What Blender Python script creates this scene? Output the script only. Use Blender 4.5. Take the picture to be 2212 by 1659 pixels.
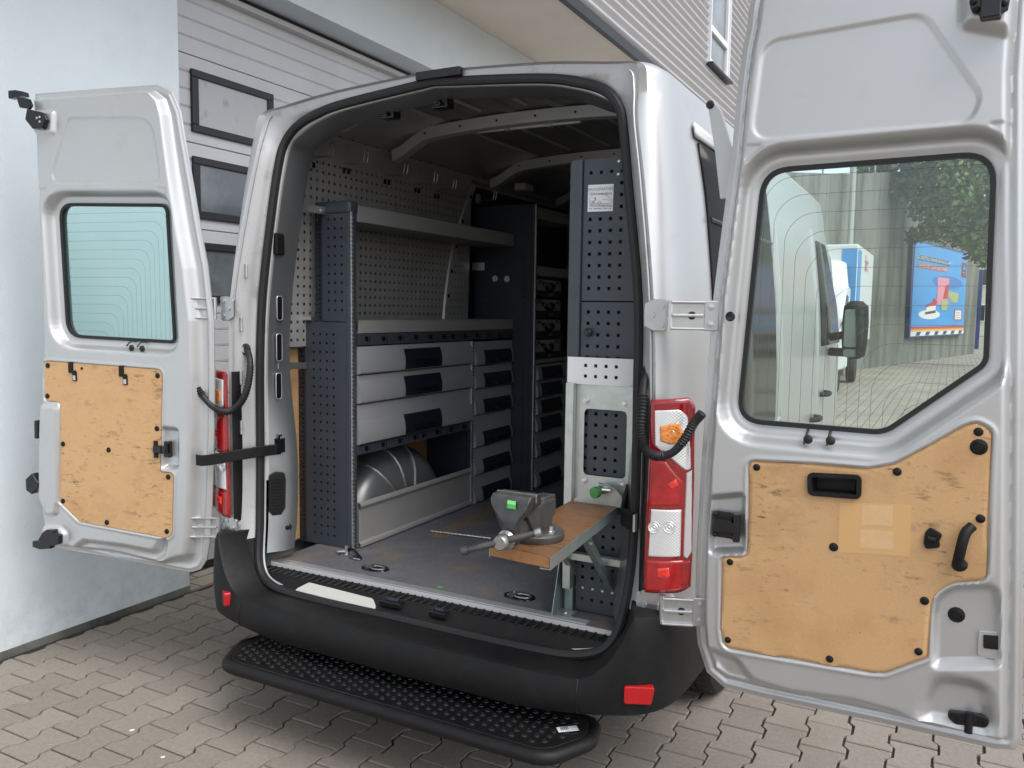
import bpy, bmesh, math, random
import numpy as np
from mathutils import Vector, Matrix
random.seed(7)
rng = np.random.default_rng(7)
SC = bpy.context.scene
COL = SC.collection
for _o in list(bpy.data.objects):
    bpy.data.objects.remove(_o, do_unlink=True)

# ------------------------------------------------------------------ camera
# world frame: X across the van's rear (right +), Y forwards along the van, Z up, metres
CAM_POS = np.array([1.724, -2.578, 1.654])
YAW, PITCH, ROLL, FPX, PW, PH = math.radians(27.894), math.radians(-5.108), math.radians(0.773), 1784.7, 2212.0, 1659.0
_f = np.array([-math.sin(YAW) * math.cos(PITCH), math.cos(YAW) * math.cos(PITCH), math.sin(PITCH)])
_r0 = np.array([math.cos(YAW), math.sin(YAW), 0.0])
_u0 = np.cross(_r0, _f)
_r = _r0 * math.cos(ROLL) + _u0 * math.sin(ROLL)
_u = -_r0 * math.sin(ROLL) + _u0 * math.cos(ROLL)
cam_data = bpy.data.cameras.new('camera')
cam_data.sensor_width = 36.0
cam_data.lens = 36.0 * FPX / PW
cam_data.clip_start = 0.05
cam_data.clip_end = 3000
cam = bpy.data.objects.new('camera', cam_data)
COL.objects.link(cam)
cam.matrix_world = Matrix(((_r[0], _u[0], -_f[0], CAM_POS[0]), (_r[1], _u[1], -_f[1], CAM_POS[1]),
                           (_r[2], _u[2], -_f[2], CAM_POS[2]), (0, 0, 0, 1)))
SC.camera = cam

# ------------------------------------------------------------------ world, sun, exposure (bright overcast day)
SUN_EL, SUN_AZ = math.radians(56), math.radians(112)     # azimuth clockwise from +Y: high on the right, behind the camera
w = bpy.data.worlds.new('World')
SC.world = w
w.use_nodes = True
nt = w.node_tree
bg = nt.nodes['Background']
sky = nt.nodes.new('ShaderNodeTexSky')
sky.sky_type = 'NISHITA'
sky.sun_disc = False
sky.sun_elevation = SUN_EL
sky.sun_rotation = SUN_AZ
sky.air_density = 1.0
sky.dust_density = 2.0
sky.ozone_density = 1.0
hs = nt.nodes.new('ShaderNodeHueSaturation')            # even cloud cover: the sky's colour mostly washed out
hs.inputs['Saturation'].default_value = 0.38
nt.links.new(sky.outputs['Color'], hs.inputs['Color'])
nt.links.new(hs.outputs['Color'], bg.inputs['Color'])
bg.inputs['Strength'].default_value = 0.15
sl = bpy.data.lights.new('sun', 'SUN')
sl.energy = 1.3
sl.angle = math.radians(40)
sl.color = (1.0, 0.965, 0.91)
sun = bpy.data.objects.new('sun', sl)
COL.objects.link(sun)
_sd = Vector((math.sin(SUN_AZ) * math.cos(SUN_EL), math.cos(SUN_AZ) * math.cos(SUN_EL), math.sin(SUN_EL)))
sun.rotation_euler = _sd.to_track_quat('Z', 'Y').to_euler()
sun.location = (4, -6, 9)
SC.view_settings.view_transform = 'Standard'
SC.view_settings.look = 'None'
SC.view_settings.exposure = 0.74
SC.view_settings.gamma = 1.0
SC.view_settings.use_curve_mapping = False
SC.render.engine = 'CYCLES'
SC.cycles.max_bounces = 8
SC.cycles.diffuse_bounces = 6
SC.cycles.glossy_bounces = 4
SC.cycles.transparent_max_bounces = 12
SC.cycles.caustics_reflective = False
SC.cycles.caustics_refractive = False
SC.cycles.use_denoising = True
SC.cycles.sample_clamp_indirect = 6.0

# ------------------------------------------------------------------ survey: where a sight line meets a real plane
def ray(u, v):
    return _f + _r * (u - PW / 2) / FPX - _u * (v - PH / 2) / FPX
def hit(u, v, n, o):
    d = ray(u, v); n = np.array(n, float)
    return CAM_POS + d * (((np.array(o, float) - CAM_POS) @ n) / (d @ n))
def onX(u, v, x): return hit(u, v, (1, 0, 0), (x, 0, 0))
def onY(u, v, y): return hit(u, v, (0, 1, 0), (0, y, 0))
def onZ(u, v, z): return hit(u, v, (0, 0, 1), (0, 0, z))
def proj(p):
    d = np.array(p, float) - CAM_POS
    z = d @ _f
    return PW / 2 + FPX * (d @ _r) / z, PH / 2 - FPX * (d @ _u) / z, z
def zc(x0, y0, s):
    return lambda x, y: (x0 + x * s, y0 + y * s)
Z1 = zc(0, 115.2, .38195); Z2 = zc(0, 691.2, .38195); Z3 = zc(518.4, 57.6, .38195); Z4 = zc(864, 115.2, .34724)
Z5 = zc(576, 633.6, .38195); Z6 = zc(979.3, 921.7, .34724); Z7 = zc(1497.7, 0, .4305); Z8 = zc(1497.7, 864, .4305)
ZA = zc(1526.5, 345.6, .4132); ZB = zc(1152, 691.2, .24306); ZC = zc(1129, 576, .1388); ZD = zc(1324.9, 0, .2778)
ZE = zc(1555.3, 506.9, .2327); ZV = zc(979.3, 1025.3, .15625); ZS = zc(403.2, 1094.5, .41667); ZP = zc(1929.7, 489.6, .17364)
ZR = zc(1152.1, 1267.3, .26042)
ZT = zc(1094.5, 288.0, .19097)

# ------------------------------------------------------------------ materials
def srgb(r, g, b):
    f = lambda c: (c / 255 / 12.92) if c / 255 <= .04045 else ((c / 255 + .055) / 1.055) ** 2.4
    return (f(r), f(g), f(b))
def mat(name, rgb, rough=.5, metal=0., var=None, bump=None, coat=0., spec=None, var2=None, rvar=None):
    """var=(scale, amount, detail): lighter/darker mottling; var2=(scale, rgb, low, high): blotches of another colour;
    bump=(scale, strength, distance)."""
    m = bpy.data.materials.new(name); m.use_nodes = True
    t = m.node_tree; n = t.nodes; b = n['Principled BSDF']
    b.inputs['Base Color'].default_value = (*rgb, 1); b.inputs['Roughness'].default_value = rough
    b.inputs['Metallic'].default_value = metal
    if coat: b.inputs['Coat Weight'].default_value = coat; b.inputs['Coat Roughness'].default_value = .12
    if spec is not None: b.inputs['Specular IOR Level'].default_value = spec
    co = n.new('ShaderNodeTexCoord'); out = None
    geo = n.new('ShaderNodeNewGeometry')
    if var:
        no = n.new('ShaderNodeTexNoise'); no.inputs['Scale'].default_value = var[0]; no.inputs['Detail'].default_value = var[2] if len(var) > 2 else 4
        t.links.new(geo.outputs['Position'], no.inputs['Vector'])
        mr = n.new('ShaderNodeMapRange'); mr.inputs[1].default_value = .3; mr.inputs[2].default_value = .7
        mr.inputs[3].default_value = 1 - var[1]; mr.inputs[4].default_value = 1 + var[1]
        t.links.new(no.outputs['Fac'], mr.inputs[0])
        mx = n.new('ShaderNodeMix'); mx.data_type = 'RGBA'; mx.blend_type = 'MULTIPLY'; mx.inputs[0].default_value = 1
        mx.inputs[6].default_value = (*rgb, 1); t.links.new(mr.outputs[0], mx.inputs[7]); out = mx.outputs[2]
    for v2 in ([var2] if var2 and not isinstance(var2, list) else (var2 or [])):
        no = n.new('ShaderNodeTexNoise'); no.inputs['Scale'].default_value = v2[0]; no.inputs['Detail'].default_value = 6
        no.inputs['Roughness'].default_value = .65
        if len(v2) > 4:
            mp = n.new('ShaderNodeMapping'); mp.inputs['Scale'].default_value = v2[4]
            t.links.new(geo.outputs['Position'], mp.inputs['Vector']); t.links.new(mp.outputs[0], no.inputs['Vector'])
        else:
            t.links.new(geo.outputs['Position'], no.inputs['Vector'])
        mr = n.new('ShaderNodeMapRange'); mr.inputs[1].default_value = v2[2]; mr.inputs[2].default_value = v2[3]
        t.links.new(no.outputs['Fac'], mr.inputs[0])
        mx = n.new('ShaderNodeMix'); mx.data_type = 'RGBA'; mx.inputs[7].default_value = (*v2[1], 1)
        t.links.new(mr.outputs[0], mx.inputs[0])
        if out: t.links.new(out, mx.inputs[6])
        else: mx.inputs[6].default_value = (*rgb, 1)
        out = mx.outputs[2]
    if out: t.links.new(out, b.inputs['Base Color'])
    if rvar:
        no = n.new('ShaderNodeTexNoise'); no.inputs['Scale'].default_value = rvar[0]; no.inputs['Detail'].default_value = 5
        t.links.new(geo.outputs['Position'], no.inputs['Vector'])
        mr = n.new('ShaderNodeMapRange'); mr.inputs[1].default_value = .3; mr.inputs[2].default_value = .7
        mr.inputs[3].default_value = max(.30, rough - rvar[1]); mr.inputs[4].default_value = rough + rvar[1]
        t.links.new(no.outputs['Fac'], mr.inputs[0]); t.links.new(mr.outputs[0], b.inputs['Roughness'])
    if bump:
        no = n.new('ShaderNodeTexNoise'); no.inputs['Scale'].default_value = bump[0]; no.inputs['Detail'].default_value = 5
        t.links.new(geo.outputs['Position'], no.inputs['Vector'])
        bp = n.new('ShaderNodeBump'); bp.inputs['Strength'].default_value = bump[1]; bp.inputs['Distance'].default_value = bump[2] if len(bump) > 2 else .002
        t.links.new(no.outputs['Fac'], bp.inputs['Height']); t.links.new(bp.outputs[0], b.inputs['Normal'])
    return m
def glass(name, tint, refl_rough=.02, boost=0.):
    m = bpy.data.materials.new(name); m.use_nodes = True
    t = m.node_tree; n = t.nodes
    for x in list(n):
        if x.type != 'OUTPUT_MATERIAL': n.remove(x)
    o = n['Material Output']
    tr = n.new('ShaderNodeBsdfTransparent'); tr.inputs[0].default_value = (*tint, 1)
    gl = n.new('ShaderNodeBsdfGlossy'); gl.inputs['Roughness'].default_value = refl_rough; gl.inputs['Color'].default_value = (.95, .98, .97, 1)
    fr = n.new('ShaderNodeLayerWeight'); fr.inputs['Blend'].default_value = .5
    pw = n.new('ShaderNodeMath'); pw.operation = 'POWER'; pw.inputs[1].default_value = 4.5; t.links.new(fr.outputs['Facing'], pw.inputs[0])
    ad = n.new('ShaderNodeMath'); ad.operation = 'MULTIPLY_ADD'; ad.inputs[1].default_value = .8; ad.inputs[2].default_value = .035 + boost
    t.links.new(pw.outputs[0], ad.inputs[0])
    mx = n.new('ShaderNodeMixShader'); t.links.new(ad.outputs[0], mx.inputs[0])
    t.links.new(tr.outputs[0], mx.inputs[1]); t.links.new(gl.outputs[0], mx.inputs[2]); t.links.new(mx.outputs[0], o.inputs[0])
    return m
MT = dict(
    silver=mat('silver_paint', (.555, .56, .563), .36, .58, var=(3, .02), coat=.3, var2=(7, (.49, .48, .46), .58, .85)),
    pillar=mat('silver_paint_shaded', (.36, .37, .38), .34, .85, var=(6, .06)),  # the silver paint, darkened for the shade and dark bay it reflects
    hinge=mat('hinge_paint', (.50, .505, .51), .30, .75, var=(40, .05)),
    silver_dirty=mat('silver_paint_dusty', (.50, .50, .51), .40, .5, var2=(14, (.34, .31, .27), .56, .75), rvar=(9, .08)),
    primer=mat('cargo_bay_paint', (.50, .505, .51), .45, .25, var=(4, .06), rvar=(7, .08)),
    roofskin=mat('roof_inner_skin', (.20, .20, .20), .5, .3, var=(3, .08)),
    black=mat('black_plastic', (.0065, .0065, .0072), .55, 0, var=(30, .25), bump=(900, .25, .0006), spec=.32, var2=(11, (.018, .017, .016), .56, .8)),
    rubber=mat('black_rubber', (.012, .012, .013), .55, bump=(300, .2, .0008)),
    gloss=mat('gloss_black', (.010, .010, .012), .12),
    ply=None,
    steel=mat('slate_powder_coat', (.050, .060, .074), .42, 0, var=(9, .06), bump=(700, .12, .0005)),
    darksteel=mat('navy_powder_coat', (.018, .023, .034), .45, 0, var=(9, .06)),
    alu=mat('aluminium', (.60, .60, .60), .36, .85, var=(14, .05), rvar=(40, .08)),
    front=mat('drawer_front_grey', (.43, .435, .45), .40, .3, var=(6, .03)),
    trayface=mat('tray_grey', (.42, .415, .405), .42, .3, var=(6, .04)),
    handle=mat('drawer_handle_navy', (.012, .014, .022), .42),
    zinc=mat('galvanised_steel', (.56, .59, .56), .38, .7, var=(26, .09, 6), rvar=(30, .1)),
    zincgreen=mat('chromated_steel', (.33, .40, .38), .38, .7, var=(20, .1)),
    peg=mat('stainless_peg_sheet', (.50, .49, .48), .42, .35, var=(5, .1), var2=(9, (.40, .37, .355), .56, .8)),
    white=mat('white_sheet', (.74, .75, .76), .4),
    floor=mat('cargo_floor', (.125, .127, .142), .52, 0, var=(60, .16, 6),
              var2=[(5, (.185, .145, .115), .51, .70), (2.6, (.185, .187, .20), .50, .68), (46, (.26, .26, .27), .66, .72, (1, .5, 1))], bump=(260, .2, .0008), rvar=(8, .1)),
    floorcut=mat('floor_cut_edge', (.55, .55, .56), .5),
    stucco=mat('blue_render', (.72, .79, .835), .9, 0, var=(2.2, .03), var2=[(1.3, (.63, .70, .745), .60, .86), (9, (.62, .65, .66), .72, .84)], bump=(240, .75, .004), spec=.2),
    soffit=mat('cream_soffit', (.80, .735, .655), .9, 0, var=(2, .04), bump=(150, .25, .002)),
    gdoor=mat('garage_panel', (.60, .60, .615), .5, .1, var=(2.5, .05)),
    gframe=mat('dark_window_frame', (.016, .016, .018), .45),
    corr=mat('corrugated_sheet', (.62, .62, .64), .38, .45, var=(4, .03)),
    pvc=mat('window_pvc', (.74, .75, .77), .35),
    concrete=mat('board_marked_concrete', (.22, .217, .195), .9, 0, var=(1.2, .12), var2=[(1.0, (.075, .075, .068), .44, .66, (1.1, 1.1, .16)), (6, (.22, .22, .20), .55, .8, (3, 3, .3))], bump=(20, .5, .02)),
    paver=None,
    sand=mat('joint_sand', (.038, .034, .031), .95, 0, var=(80, .35), bump=(300, .6, .004)),
    red=mat('lamp_red', (.27, .004, .008), .10, 0, var=(60, .2), coat=1.),
    redglow2=mat('lamp_red_lens', (.38, .005, .008), .12, 0, var=(40, .25), coat=1.),
    redglow=mat('lamp_red_bright', (.75, .03, .012), .15, 0, var=(70, .35), coat=1.),
    amber=mat('lamp_amber', (.85, .30, .06), .18, .2, var=(90, .3), coat=1.),
    chrome=mat('lamp_reflector', (.84, .85, .86), .14, .5, coat=.8),
    hardware=mat('zinc_hardware', (.62, .63, .63), .28, .9, var=(60, .08)),
    castiron=mat('vise_cast_iron', (.085, .085, .086), .42, .5, var=(30, .2), bump=(220, .25, .001), rvar=(30, .1)),
    wornsteel=mat('worn_steel', (.36, .36, .35), .33, .85, var=(50, .15)),
    benchwood=mat('bench_birch', srgb(118, 86, 58), .5, 0, var=(8, .1), var2=[(7, srgb(120, 72, 36), .50, .75, (3, .5, 3)), (26, srgb(52, 40, 32), .56, .68, (.5, 2.2, 1))]),
    benchedge=mat('plywood_edge', srgb(158, 112, 68), .6, 0, var2=[(16, srgb(80, 46, 20), .58, .68, (2, 2, 9))]),
    green=mat('green_tape', srgb(72, 190, 82), .5),
    palegreen=mat('pale_green_tape', srgb(150, 225, 150), .5),
    greencap=mat('green_knob', srgb(62, 132, 62), .35),
    casegrey=mat('case_light_grey', (.42, .43, .42), .45),
    casedark=mat('case_dark_grey', (.030, .033, .036), .5),
    casegreen=mat('case_green_latch', srgb(60, 130, 50), .4),
    sticker=mat('sticker_paper', (.74, .75, .78), .4),
    ink=mat('grey_ink', (.22, .23, .25), .6),
    inkblack=mat('black_ink', (.03, .03, .035), .6),
    tyre=mat('tyre_rubber', (.016, .016, .017), .7, bump=(200, .3, .001)),
    vanglass=glass('tinted_glass', (.84, .98, .965)),
    clearglass=glass('clear_glass', (.90, .97, .94), boost=.02),
    darkglass=mat('dark_side_glass', (.018, .019, .021), .16, 0, spec=.25),
    wire=mat('heater_wire', (.16, .13, .11), .5),
    frosted=mat('filmed_pane', (.50, .49, .50), .35, 0, var2=[(3.0, (.20, .20, .22), .60, .68), (12, (.32, .32, .34), .60, .75)]),
    darkpane=mat('dim_pane', (.10, .115, .125), .16, 0, var2=[(1.6, (.27, .30, .31), .42, .75)], coat=.6),  # pale blotches painted in to stand for reflections
    leaf=mat('leaf', (.09, .14, .03), .6, 0, var=(1.1, .45)),
    leafy=mat('leaf_yellowing', (.17, .16, .035), .6, 0, var=(1.1, .3)),
    bark=mat('bark', (.09, .07, .055), .9, bump=(30, .8, .02)),
    truckwhite=mat('truck_white', (.78, .79, .80), .4, 0, coat=.2),
    truckblue=mat('truck_blue', srgb(70, 150, 215), .45),
    adblue=mat('poster_blue', srgb(58, 150, 222), .4, var=(.5, .06)),
    adnavy=mat('poster_navy', srgb(18, 42, 110), .4),
    adwhite=mat('poster_white', (.80, .80, .80), .4),
    adred=mat('poster_red', srgb(190, 30, 48), .4),
    adpink=mat('poster_pink', srgb(232, 140, 165), .4),
    adyellow=mat('poster_yellow', srgb(245, 190, 60), .4),
    adorange=mat('poster_orange', srgb(225, 100, 40), .4),
    adolive=mat('poster_olive', srgb(180, 175, 110), .4),
    adbrown=mat('poster_brown', srgb(95, 45, 40), .4),
    adsteel=mat('poster_dark_blue', srgb(30, 60, 92), .4),
    tile=mat('roof_tile_red', (.30, .10, .06), .8, var=(2, .2)),
    rail=mat('rail_paint', srgb(150, 170, 185), .5),
    house=mat('house_render', (.62, .58, .50), .9, var=(.5, .05)),
)
def paver_mat():
    m = mat('paver_concrete', (.25, .223, .193), .88, 0, var=(55, .10, 6),
            var2=[(.9, (.205, .175, .148), .52, .72), (330, (.17, .145, .12), .58, .66), (420, (.55, .50, .44), .60, .68)], bump=(380, .55, .002), spec=.25)
    t = m.node_tree; n = t.nodes; b = n['Principled BSDF']
    oi = n.new('ShaderNodeObjectInfo'); mr = n.new('ShaderNodeMapRange'); mr.inputs[3].default_value = .90; mr.inputs[4].default_value = 1.09
    t.links.new(oi.outputs['Random'], mr.inputs[0])
    src = b.inputs['Base Color'].links[0].from_socket
    mx = n.new('ShaderNodeMix'); mx.data_type = 'RGBA'; mx.blend_type = 'MULTIPLY'; mx.inputs[0].default_value = 1
    t.links.new(src, mx.inputs[6]); t.links.new(mr.outputs[0], mx.inputs[7]); t.links.new(mx.outputs[2], b.inputs['Base Color'])
    return m
MT['paver'] = paver_mat()
def ply_mat():
    m = mat('door_plywood', srgb(205, 164, 117), .46, 0, var=(220, .05, 3), var2=[(4.5, srgb(186, 142, 94), .50, .80)], rvar=(20, .08))
    t = m.node_tree; n = t.nodes; b = n['Principled BSDF']; geo = [x for x in n if x.type == 'NEW_GEOMETRY'][0]
    src = b.inputs['Base Color'].links[0].from_socket
    def nz(scale, lo, hi, mp):
        no = n.new('ShaderNodeTexNoise'); no.inputs['Scale'].default_value = scale; no.inputs['Detail'].default_value = 8; no.inputs['Roughness'].default_value = .7
        k = n.new('ShaderNodeMapping'); k.inputs['Scale'].default_value = mp; k.inputs['Rotation'].default_value = (0, .25, 0); t.links.new(geo.outputs['Position'], k.inputs[0]); t.links.new(k.outputs[0], no.inputs['Vector'])
        r = n.new('ShaderNodeMapRange'); r.inputs[1].default_value = lo; r.inputs[2].default_value = hi; t.links.new(no.outputs['Fac'], r.inputs[0]); return r.outputs[0]
    for (sc, lo, hi, mp, msc, mlo, mhi, colr, amt) in ((10, .555, .63, (1, 1, 3.4), 2.3, .49, .60, srgb(96, 76, 58), .85), (24, .57, .64, (1, 1, 3.0), 3.1, .48, .60, srgb(86, 68, 52), .9), (34, .60, .66, (.55, .55, 2.6), 2.2, .46, .60, srgb(66, 54, 44), .65), (120, .64, .68, (1, 1, 1), 5, .4, .6, srgb(80, 64, 50), .6), (2.6, .52, .75, (1, 1, 1), 1.3, .3, .5, srgb(150, 112, 74), .6)):
        a = nz(sc, lo, hi, mp); c = nz(msc, mlo, mhi, (1, 1, 1))
        mu = n.new('ShaderNodeMath'); mu.operation = 'MULTIPLY'; t.links.new(a, mu.inputs[0]); t.links.new(c, mu.inputs[1])
        m2 = n.new('ShaderNodeMath'); m2.operation = 'MULTIPLY'; m2.inputs[1].default_value = amt; t.links.new(mu.outputs[0], m2.inputs[0])
        mx = n.new('ShaderNodeMix'); mx.data_type = 'RGBA'; mx.inputs[7].default_value = (*colr, 1); t.links.new(m2.outputs[0], mx.inputs[0]); t.links.new(src, mx.inputs[6]); src = mx.outputs[2]
    t.links.new(src, b.inputs['Base Color']); return m
MT['ply'] = ply_mat()
def splash(m):
    # rain-splash dirt along the foot of the wall
    t = m.node_tree; n = t.nodes; b = n['Principled BSDF']; src = b.inputs['Base Color'].links[0].from_socket
    geo = [x for x in n if x.type == 'NEW_GEOMETRY'][0]; sp = n.new('ShaderNodeSeparateXYZ'); t.links.new(geo.outputs['Position'], sp.inputs[0])
    r = n.new('ShaderNodeMapRange'); r.inputs[1].default_value = .40; r.inputs[2].default_value = -.1; t.links.new(sp.outputs[2], r.inputs[0])
    no = n.new('ShaderNodeTexNoise'); no.inputs['Scale'].default_value = 14; no.inputs['Detail'].default_value = 8; no.inputs['Roughness'].default_value = .7; t.links.new(geo.outputs['Position'], no.inputs['Vector'])
    r2 = n.new('ShaderNodeMapRange'); r2.inputs[1].default_value = .38; r2.inputs[2].default_value = .72; t.links.new(no.outputs['Fac'], r2.inputs[0])
    mu = n.new('ShaderNodeMath'); mu.operation = 'MULTIPLY'; t.links.new(r.outputs[0], mu.inputs[0]); t.links.new(r2.outputs[0], mu.inputs[1])
    mx = n.new('ShaderNodeMix'); mx.data_type = 'RGBA'; mx.inputs[7].default_value = (.50, .51, .50, 1); t.links.new(mu.outputs[0], mx.inputs[0]); t.links.new(src, mx.inputs[6]); t.links.new(mx.outputs[2], b.inputs['Base Color'])
splash(MT['stucco'])

# ------------------------------------------------------------------ object helpers
ORG = {}
def tag(o, label=None, cat=None, group=None, kind=None):
    if label: o['label'] = label
    if cat: o['category'] = cat
    if group: o['group'] = group
    if kind: o['kind'] = kind
    return o
def empty(name, loc, label=None, cat=None, group=None, kind=None):
    o = bpy.data.objects.new(name, None); COL.objects.link(o)
    o.empty_display_size = .1; o.location = loc; ORG[o.name] = np.array(loc, float)
    return tag(o, label, cat, group, kind)
def mesh(name, verts, faces, material, parent=None, smooth=False, angle=35, bevel=0., bseg=2, solid=0.):
    v = np.array(verts, float).reshape(-1, 3)
    lo, hi = v.min(0), v.max(0)
    org = np.array([(lo[0] + hi[0]) / 2, (lo[1] + hi[1]) / 2, lo[2]])
    me = bpy.data.meshes.new(name)
    me.from_pydata([tuple(p) for p in (v - org)], [], [tuple(int(i) for i in f) for f in faces])
    me.update()
    bm = bmesh.new(); bm.from_mesh(me); bmesh.ops.recalc_face_normals(bm, faces=bm.faces); bm.to_mesh(me); bm.free()
    if smooth:
        me.shade_smooth(); me.set_sharp_from_angle(angle=math.radians(angle))
    me.materials.append(MT[material] if isinstance(material, str) else material)
    o = bpy.data.objects.new(name, me); COL.objects.link(o)
    ORG[o.name] = org
    if parent: o.parent = parent; o.location = org - ORG[parent.name]
    else: o.location = org
    if solid:
        s = o.modifiers.new('thickness', 'SOLIDIFY'); s.thickness = solid; s.offset = 0
    if bevel:
        b = o.modifiers.new('edge', 'BEVEL'); b.width = bevel; b.segments = bseg; b.limit_method = 'ANGLE'; b.angle_limit = math.radians(40)
    return o
class B:
    def __init__(s): s.v, s.f = [], []
    def add(s, vs, fs):
        k = len(s.v); s.v += [tuple(map(float, p)) for p in vs]; s.f += [tuple(i + k for i in f) for f in fs]; return s
    def box(s, x0, x1, y0, y1, z0, z1):
        return s.add([(x, y, z) for z in (z0, z1) for y in (y0, y1) for x in (x0, x1)],
                     [(0, 1, 3, 2), (4, 6, 7, 5), (0, 4, 5, 1), (2, 3, 7, 6), (0, 2, 6, 4), (1, 5, 7, 3)])
    def obox(s, c, ax, ay, az):
        c, ax, ay, az = (np.array(q, float) for q in (c, ax, ay, az))
        return s.add([c + i * ax + j * ay + k * az for k in (-1, 1) for j in (-1, 1) for i in (-1, 1)],
                     [(0, 1, 3, 2), (4, 6, 7, 5), (0, 4, 5, 1), (2, 3, 7, 6), (0, 2, 6, 4), (1, 5, 7, 3)])
    def prism(s, poly, vec):
        n = len(poly); p = [np.array(q, float) for q in poly]; vec = np.array(vec, float)
        return s.add(p + [q + vec for q in p], [tuple(range(n)), tuple(range(2 * n - 1, n - 1, -1))] + [(i, (i + 1) % n, n + (i + 1) % n, n + i) for i in range(n)])
    def tube(s, path, r, seg=10, caps=True, closed=False):
        p = [np.array(q, float) for q in path]; n = len(p)
        rr = r if hasattr(r, '__len__') else [r] * n
        t = []
        for i in range(n):
            a = p[(i - 1) % n] if (closed or i > 0) else p[i]; b = p[(i + 1) % n] if (closed or i < n - 1) else p[i]
            d = b - a; t.append(d / (np.linalg.norm(d) + 1e-12))
        up = np.array([0, 0, 1.]) if abs(t[0][2]) < .9 else np.array([1., 0, 0])
        e1 = np.cross(t[0], up); e1 /= np.linalg.norm(e1); vs = []
        for i in range(n):
            e1 = e1 - t[i] * (e1 @ t[i]); e1 /= np.linalg.norm(e1) + 1e-12; e2 = np.cross(t[i], e1)
            for k in range(seg):
                a = 2 * math.pi * k / seg; vs.append(p[i] + rr[i] * (math.cos(a) * e1 + math.sin(a) * e2))
        fs = []
        for i in range(n if closed else n - 1):
            j = (i + 1) % n
            for k in range(seg):
                fs.append((i * seg + k, i * seg + (k + 1) % seg, j * seg + (k + 1) % seg, j * seg + k))
        if caps and not closed: fs += [tuple(range(seg - 1, -1, -1)), tuple((n - 1) * seg + k for k in range(seg))]
        return s.add(vs, fs)
    def cyl(s, a, b, r, seg=16, r2=None): return s.tube([a, b], [r, r if r2 is None else r2], seg)
    def dome(s, c, nrm, r, h, seg=14):
        nrm = np.array(nrm, float); nrm /= np.linalg.norm(nrm); c = np.array(c, float)
        return s.tube([c, c + nrm * h * .45, c + nrm * h * .8, c + nrm * h], [r, r, r * .8, r * .3], seg)
    def strip(s, rows, closed=False):
        n = len(rows[0]); vs = [q for row in rows for q in row]; fs = []
        for i in range(len(rows) - 1):
            for k in range(n if closed else n - 1):
                fs.append((i * n + k, i * n + (k + 1) % n, (i + 1) * n + (k + 1) % n, (i + 1) * n + k))
        return s.add(vs, fs)
    def lathe(s, c, axis, prof, seg=32):
        """prof: list of (radius, along axis)"""
        axis = np.array(axis, float); axis /= np.linalg.norm(axis); c = np.array(c, float)
        up = np.array([0, 0, 1.]) if abs(axis[2]) < .9 else np.array([1., 0, 0])
        e1 = np.cross(axis, up); e1 /= np.linalg.norm(e1); e2 = np.cross(axis, e1)
        return s.strip([[c + axis * a + r * (math.cos(2 * math.pi * k / seg) * e1 + math.sin(2 * math.pi * k / seg) * e2) for k in range(seg)] for r, a in prof], closed=True)
    def build(s, name, material, parent=None, **k): return mesh(name, s.v, s.f, material, parent, **k)
def bx(name, x0, x1, y0, y1, z0, z1, material, parent=None, **k):
    return B().box(min(x0, x1), max(x0, x1), min(y0, y1), max(y0, y1), min(z0, z1), max(z0, z1)).build(name, material, parent, **k)
def rpoly(pts, rad, seg=6):
    """2-D polygon with rounded corners"""
    n = len(pts); out = []
    rad = rad if hasattr(rad, '__len__') else [rad] * n
    for i in range(n):
        p = np.array(pts[i], float); a = np.array(pts[i - 1], float) - p; b = np.array(pts[(i + 1) % n], float) - p
        la, lb = np.linalg.norm(a), np.linalg.norm(b)
        if rad[i] <= 0: out.append(tuple(p)); continue
        a /= la; b /= lb
        ang = math.acos(max(-1, min(1, a @ b))); d = min(rad[i] / math.tan(ang / 2), la * .48, lb * .48)
        p0, p1 = p + a * d, p + b * d
        for k in range(seg + 1):
            q = k / seg; out.append(tuple((1 - q) ** 2 * p0 + 2 * q * (1 - q) * p + q * q * p1))
    return out
def catmull(keys, per=6, closed=False):
    k = [np.array(q, float) for q in keys]; n = len(k); out = []
    for i in range(n if closed else n - 1):
        p1, p2 = k[i], k[(i + 1) % n]
        p0 = k[i - 1] if (closed or i > 0) else 2 * p1 - p2
        p3 = k[(i + 2) % n] if (closed or i + 2 < n) else 2 * p2 - p1
        for j in range(per):
            t = j / per
            out.append(.5 * (2 * p1 + (p2 - p0) * t + (2 * p0 - 5 * p1 + 4 * p2 - p3) * t * t + (3 * p1 - p0 - 3 * p2 + p3) * t ** 3))
    if not closed: out.append(k[-1])
    return out
def perf(name, o, ux, uy, w, h, hx, hy, size, material, parent=None, skip=None, solid=.0016):
    """sheet-metal panel with real square holes: hx, hy hole centres along ux and uy (metres)"""
    o, ux, uy = (np.array(q, float) for q in (o, ux, uy))
    xs = [0.] + sorted(sum([[a - size / 2, a + size / 2] for a in hx], [])) + [w]
    ys = [0.] + sorted(sum([[a - size / 2, a + size / 2] for a in hy], [])) + [h]
    nx = len(xs); vs = [o + ux * a + uy * b for b in ys for a in xs]; fs = []
    for j in range(len(ys) - 1):
        for i in range(nx - 1):
            if i % 2 == 1 and j % 2 == 1 and not (skip and skip(i // 2, j // 2)): continue
            fs.append((j * nx + i, j * nx + i + 1, (j + 1) * nx + i + 1, (j + 1) * nx + i))
    return mesh(name, vs, fs, material, parent, solid=solid)
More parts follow.
